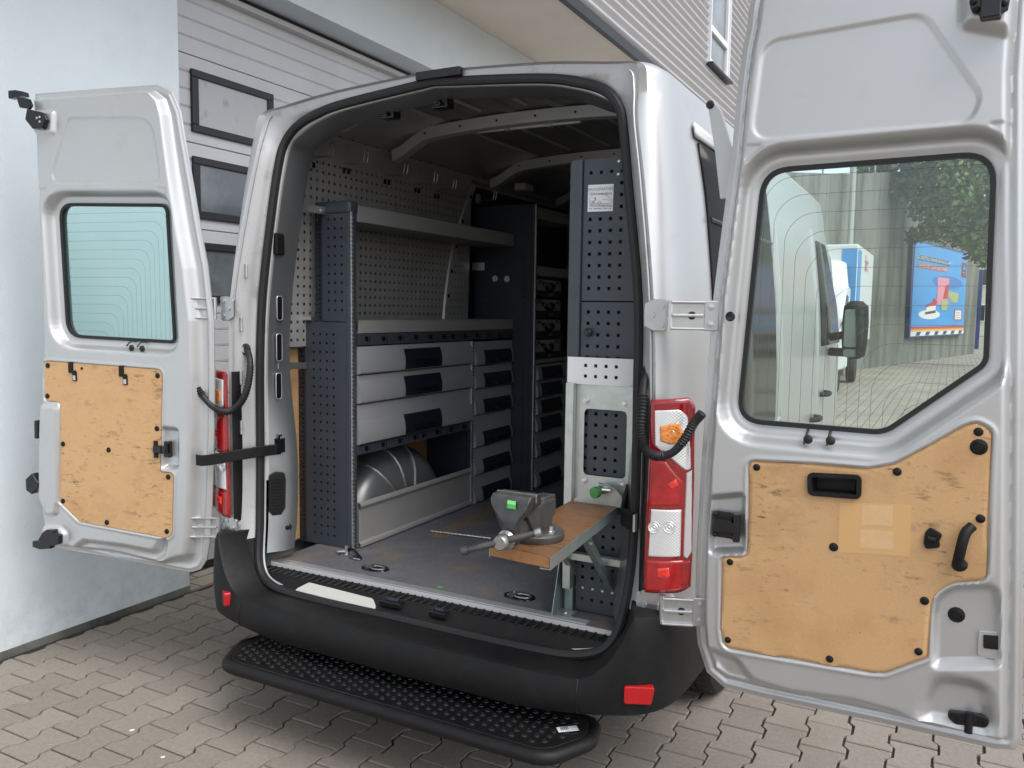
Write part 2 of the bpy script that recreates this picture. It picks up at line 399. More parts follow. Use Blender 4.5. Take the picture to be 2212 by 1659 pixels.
def text_mesh(name, body, size, frame, material, parent, sx=1.):
    """lettering as flat mesh; frame(x, y) -> world point"""
    cu = bpy.data.curves.new(name, 'FONT'); cu.body = body; cu.size = size; cu.resolution_u = 2; cu.align_x = 'CENTER'; cu.align_y = 'CENTER'
    to = bpy.data.objects.new(name + '_tmp', cu); COL.objects.link(to)
    dg = bpy.context.evaluated_depsgraph_get(); dg.update()
    me = bpy.data.meshes.new_from_object(to.evaluated_get(dg))
    vs = [frame(p.co.x * sx, p.co.y) for p in me.vertices]; fs = [tuple(p.vertices) for p in me.polygons]
    bpy.data.objects.remove(to, do_unlink=True)
    return mesh(name, vs, fs, material, parent)
# distance fields for pressed sheet metal
def sdf(poly, X, Zz):
    """signed distance, positive inside"""
    p = np.array(poly, float); n = len(p); d = np.full(X.shape, 1e9); ins = np.zeros(X.shape, bool)
    gx = np.zeros(X.shape); gz = np.zeros(X.shape)
    for i in range(n):
        a, b = p[i], p[(i + 1) % n]; e = b - a; l2 = e @ e + 1e-18
        t = np.clip(((X - a[0]) * e[0] + (Zz - a[1]) * e[1]) / l2, 0, 1)
        qx, qz = a[0] + t * e[0], a[1] + t * e[1]; dd = np.hypot(X - qx, Zz - qz)
        m = dd < d; d = np.where(m, dd, d); gx = np.where(m, qx, gx); gz = np.where(m, qz, gz)
        c = ((a[1] > Zz) != (b[1] > Zz)) & (X < (b[0] - a[0]) * (Zz - a[1]) / (b[1] - a[1] + 1e-18) + a[0]); ins ^= c
    return np.where(ins, d, -d), gx, gz
def sm(x, a, b):
    t = np.clip((x - a) / (b - a), 0, 1); return t * t * (3 - 2 * t)
# ================================================================== SETTING: ground, pavers, building, garage door
def paving_far():
    m = bpy.data.materials.new('paving_far'); m.use_nodes = True
    t = m.node_tree; n = t.nodes; b = n['Principled BSDF']; b.inputs['Roughness'].default_value = .9
    geo = n.new('ShaderNodeNewGeometry'); sp = n.new('ShaderNodeSeparateXYZ'); cb = n.new('ShaderNodeCombineXYZ')
    t.links.new(geo.outputs['Position'], sp.inputs[0]); t.links.new(sp.outputs[1], cb.inputs[0]); t.links.new(sp.outputs[0], cb.inputs[1])
    br = n.new('ShaderNodeTexBrick'); br.inputs['Scale'].default_value = 1.0
    br.inputs['Brick Width'].default_value = .2045; br.inputs['Row Height'].default_value = .1532
    br.inputs['Mortar Size'].default_value = .006; br.inputs['Color1'].default_value = (.31, .275, .235, 1); br.inputs['Color2'].default_value = (.36, .325, .28, 1)
    br.inputs['Mortar'].default_value = (.09, .08, .07, 1); t.links.new(cb.outputs[0], br.inputs['Vector'])
    no = n.new('ShaderNodeTexNoise'); no.inputs['Scale'].default_value = .7; no.inputs['Detail'].default_value = 6; t.links.new(geo.outputs['Position'], no.inputs['Vector'])
    mr = n.new('ShaderNodeMapRange'); mr.inputs[1].default_value = .3; mr.inputs[2].default_value = .7; mr.inputs[3].default_value = .8; mr.inputs[4].default_value = 1.1
    t.links.new(no.outputs['Fac'], mr.inputs[0])
    mx = n.new('ShaderNodeMix'); mx.data_type = 'RGBA'; mx.blend_type = 'MULTIPLY'; mx.inputs[0].default_value = 1
    t.links.new(br.outputs['Color'], mx.inputs[6]); t.links.new(mr.outputs[0], mx.inputs[7]); t.links.new(mx.outputs[2], b.inputs['Base Color'])
    return m
G = 900.
ground = mesh('ground', [(-G, -G, -.016), (G, -G, -.016), (G, G, -.016), (-G, G, -.016)], [(0, 1, 2, 3)], paving_far())
tag(ground, kind='structure')
PX, PY = .1532, .2045
def bone():
    a, b, L = PX / 2 + .0105 - .0043, PX / 2 - .0105 - .0043, PY - .0082
    y = [0, .040, .064, PY - .064, PY - .040, PY]; y = [v - PY / 2 for v in y]; y[0] = -L / 2; y[-1] = L / 2
    hw = [a, a, b, b, a, a]
    return [(hw[i], y[i]) for i in range(6)] + [(-hw[i], y[i]) for i in range(5, -1, -1)]
bo = np.array(bone()); ins = bo * np.array([1 - .0028 / .08, 1 - .0028 / .1])
n_ = len(bo)
pv = [(x, y, .0) for x, y in ins] + [(x, y, -.0035) for x, y in bo] + [(x, y, -.0145) for x, y in bo]
pf = [tuple(range(n_))] + [(k * n_ + i, k * n_ + (i + 1) % n_, (k + 1) * n_ + (i + 1) % n_, (k + 1) * n_ + i) for k in (0, 1) for i in range(n_)]
cells = []
for k in range(-3, 34):
    cx = -1.69 + k * PX
    for j in range(-9, 24):
        cy = -.154 + PY / 2 + (j + (.5 if k % 2 else 0)) * PY
        if cx - PX / 2 < -2.125: continue
        if cx < -2.03 and cy > .6: pass
        u, v, d = proj((cx, cy, 0))
        seen = -60 < u < 2270 and 900 < v < 1760
        hidden = (-.95 < cx < .72 and cy > .05) or (cx > .7 and cy > 1.0 and cx < 1.0)
        cells.append((0 if (seen and not hidden) else 1, d, cx, cy))
cells.sort()
pme = bpy.data.meshes.new('paver'); pme.from_pydata(pv, [], pf); pme.update(); pme.materials.append(MT['paver'])
for c in cells[:300]:
    o = bpy.data.objects.new('paver', pme); COL.objects.link(o); o.parent = ground
    o.location = (c[2] + rng.normal(0, .0008), c[3] + rng.normal(0, .0008), .016 + rng.uniform(-.0018, .0006))
    o.rotation_euler = (rng.normal(0, .003), rng.normal(0, .003), rng.normal(0, .004))
rest = B()
for c in cells[300:]:
    rest.add([(x + c[2], y + c[3], z - rng.uniform(0, .0015)) for x, y, z in pv], pf)
tag(rest.build('paver_field', 'paver', ground), kind='stuff')
bed = B(); bed.add([(-2.12, -2.4, -.0115), (3.6, -2.4, -.0115), (3.6, 4.9, -.0115), (-2.12, 4.9, -.0115)], [(0, 1, 2, 3)])
bed.build('joint_sand', 'sand', ground)

# ---- building: rendered pier, lintel over the garage opening, cream soffit, corrugated upper storey
WX, FXX, SOZ, LIZ = -2.12, -1.15, 4.15, 3.60
bld = empty('building', (-2.5, 2, 0), 'light blue rendered building with corrugated metal upper storey left of the van', 'building')
bx('pier', -3.4, WX, -9, .70, -.02, SOZ, 'stucco', bld)
bx('lintel', -2.9, WX, .703, 10.4, LIZ, SOZ - .003, 'stucco', bld)
bx('plinth_strip', WX + .001, WX + .004, -9, .70, -.01, .03, 'concrete', bld)
bx('soffit', -3.2, FXX - .02, -9, 10.4, SOZ, SOZ + .06, 'soffit', bld)
bx('drip_trim', FXX - .018, FXX + .035, -9, 10.4, SOZ - .045, SOZ + .05, 'gframe', bld, bevel=.004)
# corrugated cladding: horizontal waves, real profile
prof = []
zz = SOZ + .052
WY0, WY1, WZ0, WZ1 = 7.95, 8.90, 4.77, 6.3
def clad(name, y0, y1, z0, z1):
    b = B(); rows = []
    nz = int((z1 - z0) / .0125)
    for i in range(nz + 1):
        z = z0 + (z1 - z0) * i / nz
        x = FXX + .023 * math.sin((z - SOZ) * 2 * math.pi / .098)
        rows.append([(x, y0, z), (x, y1, z)])
    b.strip(rows); return b.build(name, 'corr', bld, smooth=True, angle=60)
clad('cladding_sheet', -9, WY0, zz, 8.6); clad('cladding_sheet', WY1, 10.4, zz, 8.6); clad('cladding_sheet', WY0, WY1, zz, WZ0); clad('cladding_sheet', WY0, WY1, WZ1, 8.6)
bx('backing_wall', -3.2, FXX - .03, -9, 10.38, SOZ + .062, 8.6, 'concrete', bld)
fw = B()
for (y0, y1, z0, z1) in ((WY0, WY0 + .07, WZ0, WZ1), (WY1 - .07, WY1, WZ0, WZ1), (WY0 + .07, WY1 - .07, WZ0, WZ0 + .07), (WY0 + .07, WY1 - .07, 5.17, 5.25), (WY0 + .07, WY1 - .07, WZ1 - .07, WZ1)):
    fw.box(FXX - .02, FXX + .03, y0, y1, z0, z1)
wn = fw.build('window', 'pvc', bld, bevel=.006)
bx('pane', FXX - .012, FXX - .006, WY0 + .06, WY1 - .06, WZ0 + .06, WZ1 - .06, 'darkpane', wn)
bx('sill', FXX - .01, FXX + .09, WY0 - .05, WY1 + .05, WZ0 - .035, WZ0 - .004, 'gframe', wn)
for yy in (WY0 - .03, WY1 + .004):
    bx('window_jamb', FXX - .02, FXX + .045, yy, yy + .026, WZ0 - .003, WZ1, 'pvc', wn)

# ---- sectional garage door
GX = -2.40
bx('end_wall', -3.3, WX - .02, 7.6, 10.4, 0, LIZ - .003, 'stucco', bld)
gd = empty('garage_door', (GX, 3, 0), 'tall grey sectional garage door with dark framed windows behind the van', 'garage door')
def gpanel(z0, z1):
    pts = [(GX, z0 + .004)]; n = int(round((z1 - z0) / .103))
    for k in range(1, n):
        z = z0 + k * (z1 - z0) / n
        pts += [(GX, z - .007), (GX - .005, z - .004), (GX - .005, z - .001), (GX, z), (GX, z + .002), (GX - .004, z + .004), (GX - .004, z + .006), (GX, z + .009)]
    pts += [(GX, z1 - .004), (GX - .012, z1 - .001)]
    pts = [(GX - .012, z0 + .001)] + pts
    b = B(); b.strip([[(x, .55, z), (x, 7.5, z)] for x, z in pts]); return b.build('panel', 'gdoor', gd)
zs = [.03] + [.58 + .515 * k for k in range(7)]
for k in range(7):
    if zs[k] > 3.6: break
    p_ = gpanel(zs[k], min(zs[k + 1], 3.68))
    if 1.6 < zs[k] + .1 < 3.0:
        z0, z1 = zs[k] + .065, zs[k] + .435
        fr = B()
        for (a, b_, c_, d_) in ((1.02, 1.70, z0, z0 + .045), (1.02, 1.70, z1 - .045, z1), (1.02, 1.07, z0 + .045, z1 - .045), (1.65, 1.70, z0 + .045, z1 - .045)):
            fr.box(GX - .01, GX + .020, a, b_, c_, d_)
        f_ = fr.build('window_frame', 'gframe', p_, bevel=.004)
        bx('pane', GX + .002, GX + .006, 1.06, 1.66, z0 + .04, z1 - .04, 'frosted' if zs[k] > 2.4 else 'darkpane', p_)
bx('backing', GX - .05, GX - .020, .5, 7.6, 0, 3.75, 'gframe', gd)
bx('top_rail', GX - .01, GX + .06, .55, 7.6, 3.535, 3.57, 'gdoor', gd, bevel=.004)
bx('top_seal', GX - .01, GX + .045, .55, 7.6, 3.572, 3.598, 'rubber', gd)
bx('bottom_seal', GX - .02, GX + .012, .55, 7.5, -.01, .028, 'rubber', gd)
# ================================================================== VAN
van = empty('van', (0, 1.6, 0), 'silver high-roof panel van parked with both rear doors wide open', 'van')

class DoorFrame:
    def __init__(s, side, hinge, ang):
        a = math.radians(ang); s.h = np.array([hinge[0], hinge[1], 0.])
        s.d = np.array([side * math.cos(a), -math.sin(a), 0.]); s.n = np.array([s.d[1], -s.d[0], 0.])
        if s.n[1] > 0: s.n = -s.n
    def w(s, q, z, h=0.): return s.h + s.d * q + s.n * h + np.array([0, 0, z])
    def px(s, u, v, h=0.):
        p = hit(u, v, s.n, s.h + s.n * h); return float((p - s.h) @ s.d), float(p[2])
    def poly(s, zf, pts, h=0.): return [s.px(*zf(*p), h) for p in pts]
def pressed(name, D, outline, holes, hfun, material, parent, res=.006, mapf=None):
    """pressed sheet: grid over the outline, boundary snapped, height from hfun"""
    o = np.array(outline); x0, z0 = o.min(0) - res; x1, z1 = o.max(0) + res
    nx, nz = int((x1 - x0) / res) + 2, int((z1 - z0) / res) + 2
    X, Zz = np.meshgrid(x0 + np.arange(nx) * res, z0 + np.arange(nz) * res)
    d, gx, gz = sdf(outline, X, Zz); keep = d > 0
    X2, Z2 = X.copy(), Zz.copy()
    out = d <= 0; X2[out] = gx[out]; Z2[out] = gz[out]
    fields = [d]
    for hpoly in holes:
        e, ex, ez = sdf(hpoly, X, Zz); fields.append(-e); inn = e > 0; keep &= ~inn
        X2[inn] = ex[inn]; Z2[inn] = ez[inn]
    cell = keep[:-1, :-1] | keep[1:, :-1] | keep[:-1, 1:] | keep[1:, 1:]
    H = hfun(X2, Z2)
    idx = -np.ones(X.shape, int); used = np.zeros(X.shape, bool)
    used[:-1, :-1] |= cell; used[1:, :-1] |= cell; used[:-1, 1:] |= cell; used[1:, 1:] |= cell
    idx[used] = np.arange(used.sum())
    if mapf: vs = np.array([mapf(a, b_, c_) for a, b_, c_ in zip(X2[used], Z2[used], H[used])])
    else:
        vs = D.h + np.outer(X2[used], D.d) + np.outer(H[used], D.n); vs[:, 2] += Z2[used]
    jj, ii = np.nonzero(cell)
    fs = np.stack([idx[jj, ii], idx[jj, ii + 1], idx[jj + 1, ii + 1], idx[jj + 1, ii]], 1)
    return mesh(name, vs, fs.tolist(), material, parent, smooth=True, angle=60)
def slab(name, D, poly, h0, h1, material, parent, **k):
    b = B(); b.prism([D.w(q, z, h0) for q, z in poly], D.n * (h1 - h0)); return b.build(name, material, parent, **k)
def ringslab(name, D, poly, wd, h0, h1, material, parent):
    o = np.array(poly); n = len(o); c = o.mean(0); inn = []
    for i in range(n):
        a, b = o[i - 1], o[(i + 1) % n]; t = b - a; t /= np.linalg.norm(t) + 1e-9; nn = np.array([-t[1], t[0]])
        if nn @ (c - o[i]) < 0: nn = -nn
        inn.append(o[i] + nn * wd)
    b = B(); A = lambda P, h: [D.w(q, z, h) for q, z in P]
    b.strip([A(inn, h0), A(inn, h1), A(o, h1), A(o, h0)], closed=True); return b.build(name, material, parent, smooth=True, angle=40), inn
def plug(D, u, v, r, parent, h=0., ring=False, name='plug'):
    q, z = D.px(u, v, h); b = B(); b.dome(D.w(q, z, h - .002), D.n, r, .006)
    if ring: b.lathe(D.w(q, z, h), D.n, [(r * .62, .0062), (r * .66, .0078), (r * .72, .0062)], 20)
    return b.build(name, 'black', parent, smooth=True)
def wires(name, D, paths, h, parent):
    b = B()
    for p in paths:
        pts = [D.w(q, z, h) for q, z in p]
        rows = [[np.array(a), np.array(a)] for a in pts]; w_ = .00055
        L = []; R_ = []
        for i in range(len(p)):
            a, c = np.array(p[max(0, i - 1)]), np.array(p[min(len(p) - 1, i + 1)]); t = c - a; t /= np.linalg.norm(t) + 1e-9
            nn = np.array([-t[1], t[0]]) * w_; L.append(D.w(*(np.array(p[i]) + nn), h)); R_.append(D.w(*(np.array(p[i]) - nn), h))
        b.strip([L, R_])
    return b.build(name, 'wire', parent)

# ---------------------------------------------------------------- right rear door (open 180 degrees)
DR = DoorFrame(1, (.98, -.12), 2)
rd = empty('rear_door', DR.w(.12, .5), None); rd.parent = van; rd.location = ORG[rd.name] - ORG[van.name]
rd['label'] = 'right rear door with large cut-corner window and long plywood panel'
RO = [DR.px(u, v) for u, v in ((1613, 8), (1609, 50), (1600, 92), (1592, 150), (1585, 210), (1575, 330), (1555, 480), (1535, 640), (1524, 780), (1509, 1000), (1498, 1200), (1495, 1340))]
RO = [(RO[0][0] + .010, 2.575)] + RO + [DR.px(u, v) for u, v in ((1500, 1400), (1518, 1447), (1560, 1484), (1640, 1508))]
RO = RO[:-3] + [DR.px(u, v) for u, v in ((1520, 1462), (1556, 1494), (1640, 1516), (1896, 1572), (2146, 1630), (2192, 1634), (2203, 1612), (2207, 1300), (2211, 700), (2213, 150))]
qe = RO[-1][0]
RO += [(qe, 2.58), (qe - .012, 2.608), (qe - .05, 2.618), (.22, 2.618), (RO[0][0] + .03, 2.606)]
RG = rpoly(DR.poly(lambda x, y: (x, y), [(1646, 364), (2155, 323.5), (2136, 788), (1911, 940), (1590, 913)], -.047), [.085, .085, .055, .09, .075], 8)
RE = rpoly(DR.poly(Z7, [(348, 205), (1160, 62), (1450, 480), (1400, 612), (283, 705)]), [.06, .07, .05, .04, .055], 7)
RW = rpoly(DR.poly(Z8, [(278, 305), (600, 322), (880, 345), (1010, 322), (1180, 232), (1350, 135), (1420, 110), (1500, 150), (1492, 330), (1472, 905), (1300, 918), (1200, 985), (1187, 1100), (1178, 1292), (960, 1372), (880, 1368), (150, 1245), (137, 1150), (141, 790), (262, 788), (272, 740)]),
           [.02, .2, .05, .05, .2, .05, .03, .03, .2, .025, .06, .05, .05, .02, .03, .03, .03, .03, .012, .012, .05], 5)
RT = rpoly(DR.poly(Z8, [(218, 1290), (300, 1400), (480, 1455), (800, 1500), (1020, 1560), (1160, 1640), (1100, 1740), (700, 1700), (300, 1590), (150, 1480), (60, 1340), (50, 1230)]), .05, 4)
RL = rpoly(DR.poly(Z8, [(1195, 1075), (1215, 975), (1300, 930), (1530, 925), (1550, 1060), (1552, 1345), (1192, 1350)]), [.05, .05, .05, .03, .03, .03, .02], 5)
RP = rpoly(DR.poly(Z8, [(70, 480), (262, 462), (262, 775), (72, 778)]), .02, 5)
RB = rpoly(DR.poly(Z8, [(1200, 1372), (1500, 1420), (1525, 1640), (1490, 1690), (1080, 1640)]), .06, 5)
RK = [rpoly(DR.poly(Z7, p), .008, 4) for p in ([(252, 724), (366, 720), (248, 834)], [(1462, 614), (1606, 602), (1594, 712)])]
RU = rpoly(DR.poly(Z7, [(1332, -60), (1680, -60), (1680, 178), (1560, 190), (1332, 150)]), .03, 5)
def hright(X, Zz):
    dO = sdf(RO, X, Zz)[0]; dG = -sdf(RG, X, Zz)[0]; dW = sdf(RW, X, Zz)[0]
    h = -.042 * (1 - sm(dO, .024, .046)) + .006 * np.exp(-((dO - .013) / .0065) ** 2)
    h += -.006 * sm(sdf(RE, X, Zz)[0], -.004, .008)
    for k in RK: h += -.004 * sm(sdf(k, X, Zz)[0], -.003, .006)
    h = np.minimum(h, 0) + 0
    h += -.046 * (1 - sm(dG, .026, .062)) * sm(dO, .02, .05) - .006 * (1 - sm(dG, 0, .02))
    h += .004 * np.exp(-((dW + .008) / .005) ** 2) - .008 * sm(dW, -.004, .003)
    h += -.036 * sm(sdf(RT, X, Zz)[0], -.006, .034) * sm(dO, .02, .05)
    h += -.024 * sm(sdf(RL, X, Zz)[0], -.006, .022) * sm(dO, .012, .04)
    h += -.030 * sm(sdf(RP, X, Zz)[0], -.004, .020) * sm(dO, .0, .03)
    h += -.030 * sm(sdf(RB, X, Zz)[0], -.012, .040) * sm(dO, .02, .05)
    h += .034 * sm(sdf(RU, X, Zz)[0], -.004, .026) * sm(dO, .02, .05)
    return h
fo = rpoly(DR.poly(Z8, [(574, 362), (846, 375), (844, 497), (576, 476)]), .018, 6)
_c = np.array(fo).mean(0); RH = [tuple(_c + (np.array(p) - _c) * .93) for p in fo]
pressed('inner_panel', DR, RO, [RG, RH], hright, 'silver', rd, .0045)
# outer skin, slightly larger, behind
def outer_skin(D, outl, hole, parent, hb=-.085):
    o = np.array(outl); c = o.mean(0)
    def hs(X, Zz):
        d = sdf(outl, X, Zz)[0]; return hb + (abs(hb) - .046) * (1 - sm(d, 0, .05))
    return pressed('outer_skin', D, outl, [hole], hs, 'silver', parent, .02)
outer_skin(DR, RO, rpoly(RG, 0), rd)
ed = B(); ed.tube([DR.w(q, z, -.048) for q, z in RO], .0055, 8, closed=True); ed.build('hem_flange', 'silver', rd, smooth=True)
slab('window_pane', DR, RG, -.056, -.052, 'clearglass', rd)
_, RGi = ringslab('window_seal', DR, RG, .0135, -.060, -.045, 'rubber', rd)
wp = []
gl_x = np.array(RG)
def clip_wire(pts, poly):
    P = np.array(pts); d = sdf(poly, P[:, 0], P[:, 1])[0]; return [tuple(p) for p, dd in zip(P, d) if dd > .012]
qa = [DR.px(1610 + 0, 800, -.052)[0], DR.px(2140, 500, -.052)[0]]
for k in range(14):
    # loops: up from the bottom, then bending to the right
    x = qa[0] + .035 + k * .0315; zt = 2.045 - k * .052; r = .085
    pts = [(x, 1.30 + .01 * i) for i in range(int((zt - r - 1.30) / .01))] + [(x + r - r * math.cos(t), zt - r + r * math.sin(t)) for t in np.linspace(0, math.pi / 2, 9)]
    pts += [(x + r + .01 * i, zt) for i in range(1, int(max(2, (qa[1] - x - r) / .01)))]
    pts = [p for p in pts if p[1] > 1.31]
    pts = clip_wire(pts, RG)
    if len(pts) > 3: wp.append(pts)
wires('heater_wires', DR, wp, -.0512, rd)
pressed('plywood_panel', DR, RW, [RH], lambda X, Zz: .0006 - .007 * (1 - sm(sdf(RW, X, Zz)[0], .0, .002)), 'ply', rd, .008)
for (x, y, r, ring) in ((318, 338, .0105, 0), (1023, 360, .0115, 0), (1431, 160, .0115, 0), (1433, 236, .021, 1), (1441, 596, .0115, 0), (704, 738, .0125, 0), (184, 813, .010, 0), (173, 1204, .010, 0), (684, 1300, .0105, 0), (1130, 1263, .0105, 0), (1160, 1008, .0115, 0)):
    plug(DR, *Z8(x, y), r, rd, .001, ring)
plug(DR, *Z8(1320, 1078), .021, rd, -.023, True)
# pull recess: frame with a deep tray
_, fi = ringslab('pull_frame', DR, fo, .012, -.004, .010, 'black', rd)
tr = B(); A = lambda P, h: [DR.w(q, z, h) for q, z in P]
ctr = np.array(fi).mean(0); deep = [tuple(ctr + (np.array(p) - ctr) * .86) for p in fi]
tr.strip([A(fi, .006), A(deep, -.028)], closed=True); n_ = len(deep); tr.add(A(deep, -.028), [tuple(range(n_))])
tr.build('pull_tray', 'black', rd, smooth=True)
q0, z0 = DR.px(*Z8(640, 405)); q1, z1 = DR.px(*Z8(790, 412))
bt = B(); bt.tube([DR.w(q0, z0 + .006, -.002), DR.w(q1, z1 + .006, -.002)], .005, 8); bt.build('pull_lip', 'black', rd, smooth=True)
# sticker ghosts where papers were glued: thin clear film squares on the plywood
film = mat('glue_film', srgb(214, 171, 118), .40)
slab('film_patch', DR, DR.poly(Z8, [(735, 515), (1095, 525), (1085, 785), (728, 762)]), .0006, .0009, film, rd)
film2 = mat('glue_film_pale', srgb(219, 181, 134), .40, var=(60, .03))
for pl in ([(848, 525), (1002, 530), (1000, 633), (842, 627)], [(840, 650), (1005, 660), (1000, 750), (832, 742)]):
    slab('film_patch', DR, DR.poly(Z8, pl), .0010, .0013, film2, rd)
# release knob and curved pull handle
kp = rpoly(DR.poly(Z8, [(1190, 635), (1252, 672), (1235, 705), (1240, 738), (1168, 745), (1155, 715), (1165, 660)]), .008, 4)
slab('release_plate', DR, kp, .0005, .010, 'black', rd, bevel=.003)
kb = B(); a_, b_ = DR.px(*Z8(1178, 690)), DR.px(*Z8(1218, 700)); kb.tube([DR.w(*a_, .014), DR.w(*b_, .016)], .008, 10); kb.build('release_knob', 'black', rd, smooth=True)
hp = [DR.px(*Z8(*p)) for p in ((1400, 628), (1368, 655), (1352, 700), (1340, 750), (1332, 790), (1342, 838))]
hb = B(); hpts = catmull([DR.w(q, z, hh) for (q, z), hh in zip(hp, (.012, .026, .034, .034, .028, .012))], 5)
hb.tube(hpts, [.013] * 4 + [.0135] * (len(hpts) - 9) + [.016, .018, .020, .018, .012], 12); hb.build('pull_handle', 'black', rd, smooth=True)
# latch opening and lock parts
slab('latch_opening', DR, rpoly(DR.poly(Z8, [(1455, 1175), (1542, 1182), (1542, 1252), (1455, 1242)], -.02), .004, 3), -.030, -.014, 'gloss', rd)
slab('latch_rim', DR, rpoly(DR.poly(Z8, [(1430, 1155), (1546, 1160), (1546, 1290), (1520, 1300), (1425, 1280)], -.022), .008, 3), -.032, -.017, 'silver', rd, bevel=.002)
lk = slab('lower_latch', DR, rpoly(DR.poly(Z8, [(1280, 1557), (1450, 1580), (1492, 1600), (1480, 1640), (1400, 1668), (1330, 1640), (1275, 1590)], -.02), .012, 4), -.034, -.016, 'gloss', rd, bevel=.003)
for p in ((1310, 1592), (1448, 1622)):
    q, z = DR.px(*Z8(*p), -.016); b = B(); b.lathe(DR.w(q, z, -.016), DR.n, [(.011, 0), (.010, .003), (.006, .003), (.005, .001), (.0, .001)], 16); b.build('latch_bolt', 'black', rd, smooth=True)
q, z = DR.px(*Z8(1380, 1655), -.016); b = B(); b.cyl(DR.w(q, z + .05, -.012), DR.w(q, z - .004, -.006), .010); b.build('latch_pin', 'black', rd, smooth=True)
ul = slab('upper_latch', DR, rpoly(DR.poly(Z7, [(1380, 0), (1592, -10), (1580, 50), (1548, 70), (1546, 98), (1440, 108), (1436, 78), (1398, 66)], .036), .008, 3), .026, .044, 'gloss', rd, bevel=.003)
for p in ((1405, 8), (1420, 50), (1560, 15)):
    q, z = DR.px(*Z7(*p), .044); b = B(); b.dome(DR.w(q, z, .043), DR.n, .009, .006); b.build('latch_bolt', 'black', rd, smooth=True)
b = B(); q, z = DR.px(*Z7(1492, 30), .05); b.obox(DR.w(q, z, .054), DR.d * .022, DR.n * .012, (0, 0, .03)); b.build('latch_arm', 'gloss', rd, bevel=.003)
# check-stop bracket on the hinge side
def stop(D, zf, cx, cy, parent, s=1., h=-.02):
    q, z = D.px(*zf(cx, cy), h); b = B()
    b.obox(D.w(q, z, h + .004), D.d * .036 * s, D.n * .006, (0, 0, .040 * s))
    b.obox(D.w(q, z, h + .020), D.d * .026 * s, D.n * .012, (0, 0, .020 * s))
    b.build('check_bracket', 'gloss', parent, bevel=.003)
    for dz in (-1, 1):
        for dq in (-1, 1):
            c = B(); c.dome(D.w(q + dq * .026 * s, z + dz * .032 * s, h + .009), D.n, .008, .009); c.build('bracket_bolt', 'gloss', parent, smooth=True)
    c = B(); c.tube([D.w(q + .040 * s, z - .042 * s, h + .022), D.w(q + .040 * s, z + .042 * s, h + .022)], .011 * s, 12); c.build('bracket_roller', 'gloss', parent, smooth=True)
    c = B(); c.obox(D.w(q + .022 * s, z, h + .030), D.d * .024 * s, D.n * .006, (0, 0, .015)); c.build('bracket_tongue', 'gloss', parent, bevel=.003)
stop(DR, Z8, 160, 624, rd)
flap = slab('skin_corner', DR, DR.poly(lambda x, y: (x, y), [(1530, 232), (1540, 216), (1560, 240), (1585, 330), (1580, 430), (1556, 430), (1545, 330)], -.09), -.094, -.086, 'silver', rd, bevel=.003)
q, z = DR.px(1534, 226, -.085); b = B(); b.lathe(DR.w(q, z, -.088), DR.n, [(.012, -.004), (.013, .004), (.009, .012), (.0, .013)], 14); b.build('corner_buffer', 'rubber', rd, smooth=True)
# heater connector wires below the pane, lock hole in the edge
for (x, y) in ((575, 198), (688, 205)):
    q, z = DR.px(*Z8(x, y - 46), -.048); b = B(); b.tube([DR.w(q, z + .002, -.05), DR.w(q, z - .006, -.035), DR.w(q - .001, z - .030, -.012), DR.w(q - .002, z - .034, -.008)], .0034, 8); b.build('heater_lead', 'rubber', rd, smooth=True)
    q, z = DR.px(*Z8(x, y), -.010); b = B(); b.dome(DR.w(q, z, -.014), DR.n, .013, .008); b.build('lead_grommet', 'rubber', rd, smooth=True)
q, z = DR.px(*Z7(187, 1588), -.002); b = B(); b.lathe(DR.w(q, z, 0), DR.n, [(.0145, .0015), (.0125, .003), (.0115, .0), (.0, -.001)], 20); b.build('edge_hole', 'gloss', rd, smooth=True)

# ---------------------------------------------------------------- left rear door
DL = DoorFrame(-1, (-.98, -.20), 12)
ld = empty('rear_door', DL.w(.12, .5), None); ld.parent = van; ld.location = ORG[ld.name] - ORG[van.name]
ld['label'] = 'left rear door with small rectangular window against the blue wall'
LO = DL.poly(Z1, [(150, 218), (500, 190), (840, 166), (925, 205), (972, 315), (1000, 480), (1050, 760), (1090, 1000), (1128, 1200), (1150, 1400)])
LO += DL.poly(Z2, [(1163, 0), (1168, 300), (1166, 600), (1156, 1000), (1142, 1260), (1126, 1370), (1092, 1424), (1040, 1440), (980, 1430), (600, 1357), (232, 1292), (214, 1150), (186, 950), (190, 700), (207, 430), (212, 100)])
LO += DL.poly(Z1, [(200, 1250), (186, 900), (168, 460), (155, 300)])
LG = rpoly(DL.poly(Z1, [(332, 846), (950, 850), (996, 1642), (378, 1606)], -.046), [.07, .045, .03, .085], 8)
LE = rpoly(DL.poly(Z1, [(385, 362), (855, 359), (912, 736), (272, 738)]), [.03, .09, .05, .05], 7)
LW = rpoly(DL.poly(Z2, [(253, 232), (918, 282), (905, 862), (981, 868), (972, 1238), (450, 1140), (338, 1030), (343, 462), (254, 458)]), [.02, .03, .015, .02, .04, .03, .02, .03, .02], 5)
LR = rpoly(DL.poly(Z2, [(222, 470), (340, 470), (342, 1035), (330, 1110), (262, 1110), (215, 1000)]), .03, 4)
LT = rpoly(DL.poly(Z2, [(400, 1290), (470, 1240), (700, 1270), (860, 1302), (925, 1205), (950, 1260), (930, 1350), (870, 1380), (600, 1345)]), .03, 4)
LP = rpoly(DL.poly(Z2, [(912, 600), (1010, 610), (1010, 850), (912, 845)]), .02, 4)
LK = [rpoly(DL.poly(Z1, p), .008, 4) for p in ([(868, 756), (938, 756), (936, 824)], [(206, 762), (272, 760), (214, 842)])]
LC = rpoly(DL.poly(Z2, [(222, 1160), (340, 1160), (385, 1200), (385, 1290), (225, 1290)]), .03, 4)
